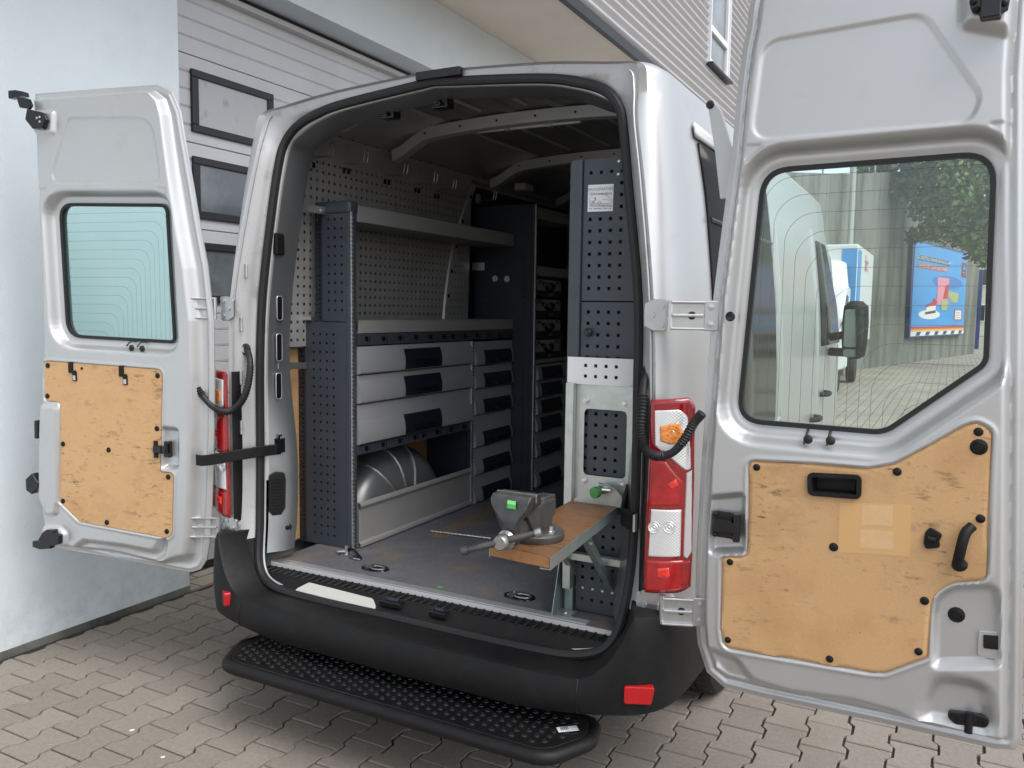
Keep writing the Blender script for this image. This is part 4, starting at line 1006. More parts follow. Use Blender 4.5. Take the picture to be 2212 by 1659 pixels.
# ---------------------------------------------------------------- tail lamps
ZL = zc(1252.9, 648.0, .5732)
def lamp(s):
    root = empty('tail_lamp', (s * .95, -.09, .76)); root.parent = van; root.location = ORG[root.name] - ORG[van.name]
    def tr(pts): return [(float(p[0]) - .893, float(p[2])) for p in (onY(*ZL(*q), -.115) for q in pts)]
    def surf(a, z, h=0.):
        k = max(0., min(a / .108, 1.15)); x = .893 + a; y = -.124 + .008 * k + .016 * k ** 4 - h
        return (s * (x + h * .5 * k ** 2), y, z)
    def patch(name, pts, rad, material, lift, edge=.004, fac=0., par=None):
        pl = rpoly(tr(pts), rad, 5)
        def hf(X, Zz):
            d = sdf(pl, X, Zz)[0]; h = lift * sm(d, -.001, edge) - .006 * (1 - sm(d, -.0005, .0015))
            if fac: h = h + fac * np.sin(X * 2 * np.pi / .0095) * np.sin(Zz * 2 * np.pi / .0095) * sm(d, .002, .006)
            return h
        return pressed(name, None, pl, [], hf, material, par or root, .0022 if fac else .004, surf)
    patch('lamp_body', [(268, 375), (405, 371), (428, 402), (416, 980), (410, 1092), (372, 1114), (244, 1101), (240, 1050)], [.004, .02, .03, .05, .01, .012, .006, .01], 'red', .004, .012)
    patch('indicator_lens', [(282, 412), (372, 410), (398, 440), (408, 560), (410, 645), (386, 652), (338, 598), (282, 550)], [.006, .02, .03, .03, .01, .01, .01, .008], 'chrome', .0065, .006, .0012)
    patch('amber_reflector', [(296, 470), (372, 452), (386, 500), (384, 545), (340, 552), (298, 535)], .012, 'amber', .0095, .01, .0008)
    patch('brake_lens', [(268, 592), (328, 606), (382, 684), (378, 786), (260, 778)], .006, 'redglow2', .0065, .008)
    patch('brake_reflector', [(318, 690), (362, 660), (374, 705), (340, 730)], .010, 'redglow', .0095, .012, .0008)
    patch('chrome_edge', [(386, 655), (413, 642), (411, 958), (392, 986), (376, 975), (381, 790), (385, 690)], .004, 'chrome', .0070, .004, .0006)
    patch('reverse_lens', [(268, 782), (377, 791), (372, 976), (258, 966)], .005, 'chrome', .0068, .006, .0013)
    patch('fog_lens', [(250, 972), (409, 986), (403, 1086), (368, 1106), (245, 1094)], .007, 'redglow2', .0068, .008)
    patch('fog_reflector', [(286, 1000), (340, 1000), (346, 1050), (284, 1056)], .010, 'redglow', .0100, .012, .0008)
    for (u, v, r, m) in ((283, 853, .019, 'chrome'), (334, 855, .019, 'chrome'), (345, 503, .016, 'amber')):
        a, z = tr([(u, v)])[0]; q = np.array(surf(a, z, .009)); c = B(); c.lathe(q, (s * .12, -1, 0), [(r, -.002), (r * .95, .002), (r * .7, .0004), (r * .55, .0026), (r * .3, .001), (.0, .003)], 20); c.build('lamp_bulb', m, root, smooth=True)
    c = B(); rows = [[(s * .893, -.114, z), (s * .880, -.095, z), (s * .880, -.06, z)] for z in np.linspace(.757, 1.385, 8)]; c.strip(rows); c.build('lamp_housing', 'black', root, smooth=True)
lamp(1); lamp(-1)
# ---------------------------------------------------------------- hinges and cable hoses
def hinge(s, z, D, u_door, v_door):
    c = B(); P = (s * .957, -.112, z)
    base = rpoly([(-.050, -.035), (-.02, -.05), (.02, -.05), (.024, .05), (-.02, .05), (-.050, .035)], .008, 3)
    c.prism([(P[0] + s * (a - .028), P[1] + .012, z + b_) for a, b_ in base], (0, -.012, 0)); hb = c.build('hinge_plate', 'hinge', van, bevel=.003)
    for a, b_ in ((-.052, 0), (-.022, .030), (-.022, -.030)):
        d = B(); d.lathe((P[0] + s * (a - .0), P[1] + .002, z + b_), (0, -1, 0), [(.011, 0), (.011, .006), (.0, .006)], 6); d.build('hinge_bolt', 'hinge', hb)
    d = B(); d.cyl((P[0] + s * .012, P[1] - .014, z - .045), (P[0] + s * .012, P[1] - .014, z + .045), .0095, 14); d.build('hinge_pin', 'hardware', hb, smooth=True)
    e0 = np.array([P[0] + s * .012, P[1] - .016, z]); q = D.px(u_door, v_door, -.03); e1 = D.w(q[0], z, -.03)
    dd = e1 - e0; L = np.linalg.norm(dd); dd = dd / L; nn = np.array([dd[1], -dd[0], 0]); nn = nn if nn[1] < 0 else -nn
    d = B(); d.obox((e0 + e1) / 2 + nn * .003, dd * L / 2, nn * .0035, (0, 0, .040)); d.obox((e0 + e1) / 2 + nn * .009, dd * L * .46, nn * .006, (0, 0, .005))
    for zz_ in (-.040, .040): d.obox((e0 + e1) / 2 + nn * .010 + (0, 0, zz_), dd * L / 2, nn * .009, (0, 0, .004))
    d.build('hinge_leaf', 'hinge', hb, bevel=.003)
    d = B(); d.lathe(e0 + dd * L * .62 + nn * .0070, nn, [(.0125, 0), (.011, .0005), (.0, .0005)], 16); d.build('leaf_hole', 'gloss' if s > 0 else 'primer', hb)
    d = B(); d.obox(e1 + nn * .004 + dd * .02, dd * .022, nn * .004, (0, 0, .046)); d.build('leaf_foot', 'hinge', hb, bevel=.003)
    for zz_ in (-.026, .026):
        g = B(); g.lathe(e1 + nn * .008 + dd * .018 + (0, 0, zz_), nn, [(.010, 0), (.010, .005), (.0, .006)], 6); g.build('hinge_bolt', 'hinge', hb)
hinge(1, 1.645, DR, 1522, 688); hinge(1, .725, DR, 1497, 1330); hinge(-1, 1.645, DL, 412, 660); hinge(-1, .725, DL, 411, 1138)
for s in (-1, 1):
    c = B(); c.box(min(s * .88, s * .985), max(s * .88, s * .985), -.112, -.02, .672, .752); c.build('hinge_block', 'silver', van, bevel=.02, bseg=4)
def hose(pts, name):
    P = catmull(pts, 14); d = B(); n = len(P); rr = []
    for i in range(n):
        t = i / n; rib = (.16 < t < .62) or t > .74
        rr.append(.0125 + (.0034 if (rib and i % 2) else 0))
    d.tube(P, rr, 12); return d.build(name, 'rubber', van, smooth=True, angle=60)
hose([onY(533, 752, -.055), onY(540, 778, -.085), onY(538, 820, -.10), onY(525, 862, -.115), onY(498, 888, -.13), onY(465, 882, -.15), onY(438, 855, -.165), onY(421, 824, -.175), onY(414, 803, -.178)], 'cable_hose')
hose([onY(1400, 800, -.06), onY(1391, 832, -.09), onY(1388, 880, -.115), onY(1385, 930, -.135), onY(1392, 968, -.15), onY(1418, 985, -.16), onY(1452, 978, -.165), onY(1478, 950, -.165), onY(1500, 912, -.165), onY(1518, 892, -.165)], 'cable_hose')
for (u, v, y, ax) in ((532, 755, -.06, (0, -1, .0)), (414, 803, -.185, (.3, -1, 0)), (1401, 805, -.06, (-.6, -1, 0))):
    c = B(); c.lathe(onY(u, v, y), ax, [(.026, 0), (.024, .008), (.014, .012)], 18); c.v = [tuple(p) for p in c.v]; c.build('hose_grommet', 'rubber', van, smooth=True)
# roof-edge lamp pad (black block on the rear roof edge)
a, c_ = onY(897, 163, .0), onY(993, 152, .0)
c = B(); c.box(a[0], c_[0], .0, .05, 2.487, 2.517); c.build('roof_edge_pad', 'rubber', van, bevel=.003)
# ---------------------------------------------------------------- flank details (right side)
def fx(z): return float(np.interp(z, [p[2] for p in FULL[3:12]], [p[0] for p in FULL[3:12]]))
def flank(name, yz, material, lift=.004, parent=van, th=.006, **k):
    c = B(); c.prism([(fx(z) + lift - th, y, z) for y, z in yz], (th, 0, 0)); return c.build(name, material, parent, **k)
def flankstrip(name, z0, z1, ya, yb, material, lift=.006, n=14):
    c = B(); rows = []
    for z in np.linspace(z0, z1, n): rows.append([(fx(z) + lift, y, z) for y in np.linspace(ya(z), yb(z), 3)])
    c.strip(rows); return c.build(name, material, van, smooth=True, solid=.006)
flankstrip('side_window', 1.15, 2.24, lambda z: float(np.interp(z, [1.15, 2.05, 2.24], [.30, .335, .30])), lambda z: 1.46, 'darkglass')
flankstrip('window_header', 2.25, 2.30, lambda z: .25, lambda z: 1.48, 'silver', .010, 4)
c = B(); c.tube([(fx(1.98) + .010, .34, 1.98), (fx(1.98) + .010, 1.44, 1.98)], .010, 8); c.build('window_bar', 'darksteel', van, smooth=True)
c = B()
for pth in ([(1.62, 2.16), (1.62, 1.20), (1.58, 1.14), (1.1, 1.05), (.75, 1.02)], [(2.86, 2.18), (2.86, 1.02), (2.80, .97), (1.9, .97), (1.72, .97)]):
    pts = [np.array([fx(z) + .001, y, z]) for y, z in catmull([(y, z) for y, z in pth], 8)]; c.tube(pts, .009, 8)
c.build('flank_beads', 'silver', van, smooth=True)
gap = B()
for y in (1.52, 2.92, 3.92):
    gap.strip([[(fx(z) + .0015, y - .002, z), (fx(z) + .0015, y + .002, z)] for z in np.linspace(.55, 2.2, 20)])
gap.build('door_gaps', 'gloss', van)
flankstrip('cab_side_window', 1.45, 2.12, lambda z: 3.02, lambda z: float(np.interp(z, [1.45, 1.75, 2.12], [3.95, 3.80, 3.42])), 'darkglass')
for (y, z) in ((2.72, 1.02), (3.12, 1.14)):
    c = B(); c.tube(catmull([(fx(z) - .002, y - .09, z), (fx(z) + .038, y - .06, z), (fx(z) + .045, y, z), (fx(z) + .038, y + .06, z), (fx(z) - .002, y + .09, z)], 4), .016, 10); c.build('door_handle', 'black', van, smooth=True)
bx('rub_strip', .99, 1.022, 1.4, 3.9, .70, .83, 'black', van, bevel=.012)
# mirror
mx, my = 1.155, 3.40
c = B(); c.lathe((mx, my, 1.36), (0, 0, 1), [(.04, 0), (.085, .02), (.100, .10), (.104, .25), (.096, .35), (.05, .385), (.0, .388)], 20); c.v = [(mx + (p[0] - mx) * .80, my + (p[1] - my) * .75, p[2]) for p in c.v]; mir = c.build('wing_mirror', 'black', van, smooth=True)
c = B()
for (z0, z1) in ((1.44, 1.69), (1.375, 1.425)):
    pl = rpoly([(-.060, z0), (.060, z0), (.060, z1), (-.060, z1)], .02, 5); c.prism([(mx + a, my - .079, z) for a, z in pl], (0, .004, 0))
c.build('mirror_glass', mat('mirror_silver', (.30, .36, .34), .04, 1.), mir)
c = B(); c.tube([(1.0, my + .05, 1.50), (1.10, my, 1.52)], .028, 10); c.tube([(1.0, my + .05, 1.40), (1.10, my, 1.40)], .030, 10); c.build('mirror_arm', 'black', mir, smooth=True)
# wheels
def wheel(x, y, s, r=.345):
    root = empty('wheel', (x, y, 0)); root.parent = van; root.location = ORG[root.name] - ORG[van.name]
    c = B(); c.lathe((x, y, r), (s, 0, 0), [(.20, -.02), (.215, .0), (r - .035, -.0), (r - .012, .012), (r, .035), (r + .001, .075), (r - .006, .078), (r - .006, .084), (r + .001, .088), (r + .001, .13), (r - .006, .133), (r - .006, .14), (r + .001, .143), (r, .185), (r - .012, .208), (r - .04, .222), (.22, .215), (.205, .19)], 48); t = c.build('tyre', 'tyre', root, smooth=True, angle=30)
    g = B()
    for k in range(48):
        a = 2 * math.pi * k / 48
        for (x0, x1) in ((.03, .07), (.15, .19)):
            g.obox((x + s * (x0 + x1) / 2, y + math.cos(a) * (r + .001), r + math.sin(a) * (r + .001)), (.02, 0, 0), (-math.sin(a) * .0025, 0 * 1 + math.cos(a) * 0, math.cos(a) * .0025) if False else (0, -math.sin(a) * .0025, math.cos(a) * .0025), (0, math.cos(a) * .001, math.sin(a) * .001))
    g.build('tread_grooves', 'gloss', root)
    c = B(); c.lathe((x, y, r), (s, 0, 0), [(.205, .19), (.20, .15), (.17, .14), (.08, .17), (.07, .20), (.0, .20)], 32); c.build('rim', 'alu', root, smooth=True)
wheel(.72, .98, 1); wheel(-.72, .98, -1); wheel(.74, 3.95, 1); wheel(-.74, 3.95, -1)
# inner wheel arch in the bay
AC = .80; c = B(); rows = []
for t in np.linspace(0, math.pi, 25):
    y = AC - math.cos(t) * .41; z = .56 + math.sin(t) * .405; k_ = [(0, 0), (.35, .03), (.62, .10), (.83, .20), (.95, .32), (1, .46)]
    rows.append([(-.90, y, z)] + [(-.76 + .125 * a, AC + (y - AC) * (1 - b_), .56 + (z - .56) * (1 - b_)) for a, b_ in k_])
c.strip(rows); c.add([(-.635, AC - math.cos(t) * .41 * .54, .56 + math.sin(t) * .405 * .54) for t in np.linspace(0, math.pi, 25)], [tuple(range(25))])
wa = c.build('wheel_arch', mat('wheel_arch_grey', (.22, .225, .23), .3, .5, rvar=(6, .08)), van, smooth=True, angle=40)
for t in (1.0, 1.38, 1.76):
    d = B(); y = AC - math.cos(t) * .41; z = .56 + math.sin(t) * .405
    d.tube([(-.88, y, z + .001)] + [(-.76 + .127 * a, AC + (y - AC) * (1 - b_), .56 + (z - .56) * (1 - b_) + .001) for a, b_ in [(0, 0), (.35, .03), (.62, .10), (.83, .20), (.95, .32), (1, .46), (1, .7)]], .006, 8); d.build('arch_bead', 'alu', wa, smooth=True)
# ================================================================== INSIDE THE CARGO BAY
# left lining: plywood below, perforated stainless sheet above
bx('plywood_lining', -.918, -.910, .14, 3.2, .58, 1.47, 'ply', van)
PGX = -.862
perf('peg_sheet', (PGX, .17, 1.478), (0, 1, 0), (.02 / .94, 0, 1), 1.55, .945, [.035 + .04 * k for k in range(38)], [.03 + .04 * k for k in range(21)], .0125, 'peg', van)
bx('peg_shade_backing', PGX - .022, PGX - .020, .17, 1.72, 1.47, 2.42, 'roofskin', van)  # dark sheet added so the peg holes show shade
bp = B(); rows = []
for t in np.linspace(0, 1, 12):
    u, v = 1022 - 62 * t + 12 * math.sin(t * 3.14) * -1, 398 + 295 * t
    a = onX(u, v, -.85); rows.append([a + (0, -.028, 0), a + (.012, -.022, 0), a + (.012, .022, 0), a + (0, .028, 0)])
bp.strip(rows); bpo = bp.build('roof_post', 'primer', van, smooth=True, angle=30)
for k in range(1, 12, 2):
    a = (np.array(rows[k][1]) + np.array(rows[k][2])) / 2; c = B(); c.lathe(a + (.001, 0, 0), (1, 0, 0), [(.012, 0), (.011, .001), (.0, .001)], 14); c.build('post_hole', 'gloss', bpo)
bx('front_lining', -.90, -.885, 1.78, 3.2, 1.47, 2.42, 'darksteel', van)

# ---------------------------------------------------------------- rack A along the left wall
AX, AY0, AY1, AYM = -.595, .300, 1.80, 1.335
ra = empty('shelf_rack', (-.75, .9, .57), 'long grey rack with wide drawers and open shelf along the left wall of the van', 'shelf rack', 'drawer racks in the van')
def zA(zx, zy): return float(onX(*Z5(zx, zy), AX)[2])
def yA(zx, zy): return float(onX(*Z5(zx, zy), AX)[1])
zt_tray, zb_tray = zA(525, 150), zA(525, 226)
def hull(x0, x1, y0, y1, z0, z1, name, m, par, **k): return bx(name, x0, x1, y0, y1, z0, z1, m, par, **k)
# near end: perforated panels, lower deep, upper narrow
PIT = .0397
def endpanel(par, y, xl, xr, z0, z1, cols, name='end_panel', m='steel', rowsoff=.05, size=.0105):
    n = int((z1 - z0 - .06) / PIT)
    return perf(name, (xl, y, z0), (1, 0, 0), (0, 0, 1), xr - xl, z1 - z0, [c - xl for c in cols], [rowsoff + PIT * k for k in range(n)], size, m, par)
ZLO = zt_tray - .012
endpanel(ra, AY0, -.865, -.618, .572, ZLO, [-.815, -.777, -.739, -.701])
bx('panel_shade_backing', -.90, -.62, AY0 + .012, AY0 + .014, .572, ZLO, 'darksteel', ra)  # dark sheet standing for the shade behind the holes
# perforated rear post with two columns of slots
def slotpost(par, x0, x1, y, z0, z1, m='darksteel', n=2):
    hx = [(i + 1) * (x1 - x0) / (n + 1) for i in range(n)]; hy = [.02 + .0205 * k for k in range(int((z1 - z0 - .03) / .0205))]
    return perf('slotted_post', (x0, y, z0), (1, 0, 0), (0, 0, 1), x1 - x0, z1 - z0, hx, hy, .0095, m, par)
slotpost(ra, -.905, -.865, AY0 - .001, .572, ZLO)
slotpost(ra, -.80, -.762, AY0 - .001, ZLO, 2.10)
ZTOP = float(onY(730, 434, AY0)[2])
endpanel(ra, AY0, -.762, -.622, ZLO + .004, ZTOP - .02, [-.725, -.689, -.652], 'upper_end_panel')
bx('upper_panel_shade_backing', -.79, -.62, AY0 + .012, AY0 + .014, ZLO, ZTOP - .01, 'darksteel', ra)  # added dark sheet, shade behind the upper holes
# front uprights: slate folded post with bright scalloped edge strip
def upright(par, x, y0, y1, z0, z1, m='steel'):
    bx('upright', x - .032, x - .004, y0, y1, z0, z1, m, par, bevel=.004)
    b = B(); b.box(x - .0035, x + .0015, y0 - .002, y0 + .008, z0, z1); b.build('edge_strip', 'alu', par)
    sc = B()
    for z in np.arange(z0 + .01, z1 - .01, .0185): sc.cyl((x + .0012, y0 + .003, z), (x + .0052, y0 + .003, z), .0062, 8)
    tag(sc.build('edge_scallops', 'alu', par, smooth=True), kind='stuff')
upright(ra, AX + .002, AY0 - .006, AY0 + .034, .572, ZTOP - .05)
c = B(); c.box(-.80, AX, AY0 - .012, AY0 + .05, ZTOP - .055, ZTOP); c.build('top_cap', 'steel', ra, bevel=.014, bseg=4)
# mounting straps from pillar to rack
def bracket(par, p, q, hh):
    b = B(); p, q = np.array(p), np.array(q); d = (q - p) / np.linalg.norm(q - p); nn = np.cross(d, (0, 0, 1.)); nn /= np.linalg.norm(nn)
    b.obox((p + q) / 2, (q - p) / 2, nn * .002, (0, 0, hh)); br = b.build('mounting_strap', 'hardware', par, bevel=.001)
    for e in (p + d * .018, q - d * .022):
        c = B(); n2 = nn if nn[1] < 0 else -nn; c.lathe(e + n2 * .002, n2, [(.012, 0), (.011, .003), (.007, .003), (.006, .006), (.0, .006)], 14); c.build('strap_bolt', 'hardware', br, smooth=True)
bracket(ra, onY(619, 441, .075), onY(703, 456, AY0 - .006), .017); bracket(ra, onY(601, 790, .06), onY(662, 790, AY0 - .006), .015)
q = onY(655, 689, AY0 - .003); bx('post_foot', q[0] - .02, q[0] + .06, AY0 - .02, AY0 + .02, q[2] - .004, q[2] + .012, 'hardware', ra)
# worktop tray, upper shelf tray
def tray(par, x0, x1, y0, y1, z0, z1, name, m='trayface'):
    b = B(); b.box(x1 - .008, x1, y0, y1, z0, z1); b.box(x0, x1 - .009, y0, y1, z0, z0 + .006); b.box(x0, x0 + .006, y0, y1, z0 + .007, z1); b.tube([(x1 - .004, y0, z1), (x1 - .004, y1, z1)], .005, 8)
    return b.build(name, m, par)
tray(ra, -.885, AX + .002, AY0 + .045, AY1, zb_tray, zt_tray - .008, 'worktop_tray')
gl_ = B()
for y in np.arange(AY0 + .07, AY1 - .05, .245): gl_.box(-.86, AX - .012, y, y + .235, zt_tray - .012, zt_tray - .004)
gl_.build('tray_dividers', 'alu', ra)
z2t, z2b = float(onX(778, 446, AX)[2]), float(onX(778, 479, AX)[2])
tray(ra, -.83, AX, AY0 + .045, 1.80, z2b, z2t, 'upper_shelf_tray')
bx('upper_shelf_lining', -.825, AX - .012, AY0 + .05, 1.79, z2b - .004, z2b - .001, 'roofskin', ra)
# hook strips
def hookstrip(par, y0, y1, z0, z1, cols, x=AX):
    h = bx('hook_strip', x - .03, x, y0, y1, z0, z1, 'steel', par, bevel=.002)
    for (zx, zy) in cols:
        p = onX(*Z5(zx, zy), x); c = B()
        c.lathe((x + .0004, p[1], p[2]), (1, 0, 0), [(.012, 0), (.011, .0012), (.0, .0012)], 12); c.obox((x + .001, p[1] - .004, p[2] + .004), (.0008, 0, 0), (0, .012, 0), (0, 0, .009)); c.obox((x + .001, p[1] + .022, p[2]), (.0006, 0, 0), (0, .0022, .001), (0, 0, .012)); c.build('keyhole', 'gloss', h)
hookstrip(ra, AY0 + .045, AY1, zA(525, 296), zb_tray - .002, [(567, 261), (662, 259), (756, 254), (845, 251), (926, 248), (1004, 246), (1052, 246), (1122, 244), (1190, 242), (1254, 240), (1317, 238), (1374, 237)])
# drawers
def drawer(par, x, y0, y1, z0, z1, hy0, hy1, mat_='front', bulge=.105):
    zb = z0 + min(bulge, (z1 - z0) * .82); g = .0025
    pr = [(x - .02, z1 - g), (x - .002, z1 - g), (x, z1 - .006), (x, zb + .004), (x + .002, zb)]
    for t in np.linspace(.15, 1, 7): pr.append((x + .002 + .013 * math.sin(t * math.pi * .62), zb - (zb - z0 - g - .006) * t))
    pr += [(x + .004, z0 + g), (x - .02, z0 + g)]
    b = B(); b.strip([[(a, y0, z), (a, y1, z)] for a, z in pr]); n = len(pr)
    for y in (y0, y1): b.add([(a, y, z) for a, z in pr], [tuple(range(n))])
    d = b.build('drawer', mat_, par, smooth=True, angle=30)
    hp = [(a + .004, z) for a, z in pr[4:-2]]
    b = B(); b.strip([[(a, hy0 + .004 * math.sin(3.1 * i / len(hp)), z), (a, hy1 + .006 * math.sin(3.1 * i / len(hp)), z)] for i, (a, z) in enumerate([(hp[0][0] - .005, hp[0][1])] + hp + [(hp[-1][0] - .008, hp[-1][1])])])
    h = b.build('handle', 'handle', d, smooth=True, angle=30)
    zm = z0 + (zb - z0) * .30; w_ = hy1 - hy0
    xm = x + .002 + .013 * math.sin((zb - zm) / (zb - z0) * math.pi * .62) + .0045
    b = B(); b.obox((xm, (hy0 + hy1) / 2 + w_ * .05, zm), (.0015, 0, 0), (0, w_ * .28, 0), (0, 0, (zb - z0) * .085)); b.build('grip_slot', 'gloss', h)
    b = B(); b.obox((xm + .001, (hy0 + hy1) / 2 + w_ * .02, zm + (zb - z0) * .20), (.0025, 0, 0), (0, w_ * .33, 0), (0, 0, .0018)); b.build('grip_lip', 'darksteel', h)
    return d
yl0, yl1 = AY0 + .036, AYM - .012
for (t0, t1, hz) in ((300, 462, 370), (463, 628, 520), (629, 860, 730)):
    drawer(ra, AX, yl0, yl1, zA(525, t1), zA(525, t0), yA(768, hz), yA(974, hz))
bx('drawer_carcass', -.885, AX - .025, yl0, yl1, zA(525, 862), zA(525, 298), 'darksteel', ra)
zs2 = (zA(525, 915), zA(525, 862))
hookstrip(ra, yl0, yl1, zs2[0], zs2[1], [(567, 879), (660, 857), (753, 836), (840, 817), (888, 805), (968, 788), (1042, 771), (1115, 755)])
upright(ra, AX + .004, AYM - .012, AYM + .016, .572, zA(1170, 270), 'darksteel')
fl_ = [zA(1190, v) for v in (272, 410, 542, 690, 872, 1028, 1185)]
ys0, ys1 = AYM + .020, AY1 - .004
for k in range(6):
    hzv = [345, 475, 620, 795, 945, 1095][k]
    drawer(ra, AX, ys0, ys1, fl_[k + 1], fl_[k], yA(1220 - k * 2, hzv), yA(1372 - k * 2, hzv), bulge=.085)
bx('drawer_carcass', -.885, AX - .025, ys0, ys1, .60, fl_[0], 'darksteel', ra)
bx('kick_board', -.62, AX - .002, ys0, ys1, .572, fl_[6] - .002, 'front', ra)
bx('carcass_divider', -.885, AX - .03, AYM - .010, AYM + .014, .572, zb_tray - .06, 'darksteel', ra)
# aluminium flap board of the open bay
zf0, zf1 = zA(525, 1432), zA(525, 1215)
b = B(); pr = [(AX - .006, zf0), (AX + .014, zf0), (AX + .012, zf0 + .014), (AX + .002, zf0 + .022), (AX + .002, zf1 - .006), (AX + .010, zf1), (AX + .016, zf1 + .010), (AX + .012, zf1 + .022), (AX + .002, zf1 + .027), (AX - .008, zf1 + .02), (AX - .008, zf0)]
b.strip([[(a, yl0, z), (a, yl1, z)] for a, z in pr]); b.build('flap_board', 'trayface', ra, smooth=True, angle=35)
bx('base_beam', -.88, AX - .004, yl0, yl1, .572, zf0 - .002, 'darksteel', ra)
q = onX(*Z5(1188, 1225), AX + .01); c = B(); c.box(q[0] - .01, q[0] + .03, q[1] - .015, q[1] + .015, .572, .578); c.box(q[0] - .012, q[0] - .006, q[1] - .015, q[1] + .015, .578, .62); c.build('foot_bracket', mat('rusty_bracket', (.10, .065, .045), .6, .4), ra)

# ---------------------------------------------------------------- rack B further in
BX, BY0, BY1 = -.452, 1.805, 2.36
rb_ = empty('shelf_rack', (-.65, 2.1, .57), 'dark tall rack with tool cases above small drawers, deeper inside the van', 'shelf rack', 'drawer racks in the van')
zBt = float(onY(1150, 441, BY0)[2])
endpanel(rb_, BY0, -.86, BX - .012, .572, zBt, [-.80, -.76, -.52], m='darksteel')
bx('panel_shade_backing', -.86, BX - .012, BY0 + .012, BY0 + .014, .572, zBt, 'handle', rb_)  # near-black sheet added for the shade inside the rack's holes
upright(rb_, BX + .002, BY0 - .004, BY0 + .032, .572, zBt, 'darksteel')
upright(rb_, BX + .002, BY1, BY1 + .032, .572, zBt, 'darksteel')
for (x, y) in ((1443, 1425), (1510, 1427)):
    p = onY(*Z3(x, y), BY0 - .002); c = B(); c.lathe(p, (0, -1, 0), [(.020, 0), (.018, .004), (.006, .005), (.005, .009), (.0, .009)], 18); c.build('rosette', 'hardware', rb_, smooth=True)
p0, p1 = onY(*Z3(1315, 1335), BY0 - .02), onY(*Z3(1383, 1378), BY0 - .02); bx('tag_plate', p0[0], p1[0], BY0 - .022, BY0 - .020, p1[2], p0[2], 'alu', rb_)
zB = lambda v, u=1158: float(onX(u, v, BX)[2])
for (v0, v1) in ((447, 470), (576, 594)):
    tray(rb_, -.80, BX, BY0 + .036, BY1, zB(v1), zB(v0), 'shelf_tray')
tray(rb_, -.80, BX, BY0 + .036, BY1, zB(786), zB(779), 'case_tray')
bnd = [788, 823, 860, 897, 934, 989, 1053]
for k in range(6):
    ym0 = float(onX(1166 - k * .8, (bnd[k] + bnd[k + 1]) / 2, BX)[1]); ym1 = float(onX(1210 - k * .8, (bnd[k] + bnd[k + 1]) / 2, BX)[1])
    drawer(rb_, BX, BY0 + .036, BY1 - .003, zB(bnd[k + 1]), zB(bnd[k]), ym0, ym1, bulge=.085)
bx('drawer_carcass', -.80, BX - .025, BY0 + .036, BY1 - .003, .60, zB(790), 'handle', rb_)
bx('kick_board', -.50, BX - .004, BY0 + .036, BY1, .572, zB(1055), 'front', rb_)
bx('back_sheet', -.86, -.85, BY0 + .02, BY1 + .03, zB(786), zBt, 'handle', rb_)
# tool cases on the shelves
cz = [(602, 641), (646, 686), (691, 731), (736, 778)]
names = ['topmost grey tool case in the column of four on the rack', 'second grey tool case from the top in the column of four', 'third grey tool case from the top in the column of four', 'lowest grey tool case in the column, just above the drawers']
for k, (v0, v1) in enumerate(cz):
    z1, z0 = zB(v0), zB(v1); y0, y1 = BY0 + .045, BY0 + .045 + .37; x = BX - .012; H = z1 - z0
    cs = empty('tool_case', (x - .13, (y0 + y1) / 2, z0), names[k], 'tool case', 'tool cases on the rack')
    bx('case_base', x - .26, x, y0, y1, z0, z0 + H * .36, 'casedark', cs, bevel=.006)
    c = B(); c.prism([(x - .004, y, z) for y, z in ((y0 + .005, z0 + H * .37), (y1 - .012, z0 + H * .37), (y1 - .012, z0 + H * .88), (y1 - .03, z0 + H), (y0 + .005, z0 + H))], (-.25, 0, 0)); c.build('case_lid', 'casegrey', cs, bevel=.004)
    c = B(); c.box(x - .0045, x - .001, y0 + .006, y1 - .013, z0 + H * .78, z0 + H * .80); c.build('lid_seam', 'casedark', cs)
    c = B(); zc_ = z0 + H * .62; ym = (y0 + y1) / 2 - .035
    c.tube(catmull([(x - .002, ym - .055, zc_ + H * .14), (x + .016, ym - .058, zc_ + H * .05), (x + .018, ym - .03, zc_ - H * .16), (x + .018, ym + .03, zc_ - H * .16), (x + .016, ym + .058, zc_ + H * .05), (x - .002, ym + .055, zc_ + H * .14)], 5), .0105, 8)
    c.build('case_handle', 'gloss', cs, smooth=True)
    for yy in (y0 + .03, y1 - .09): bx('case_catch', x - .002, x + .004, yy, yy + .035, z0 + H * .84, z0 + H * .93, 'casedark', cs, bevel=.002)
    bx('front_badge', x - .0035, x - .0022, ym - .012, ym + .012, z0 + H * .55, z0 + H * .72, 'palegreen' if k == 3 else 'casegreen', cs)
    bx('case_latch', x - .002, x + .006, ym + .03, ym + .075, z0 + H * .10, z0 + H * .24, 'casegreen', cs, bevel=.002)

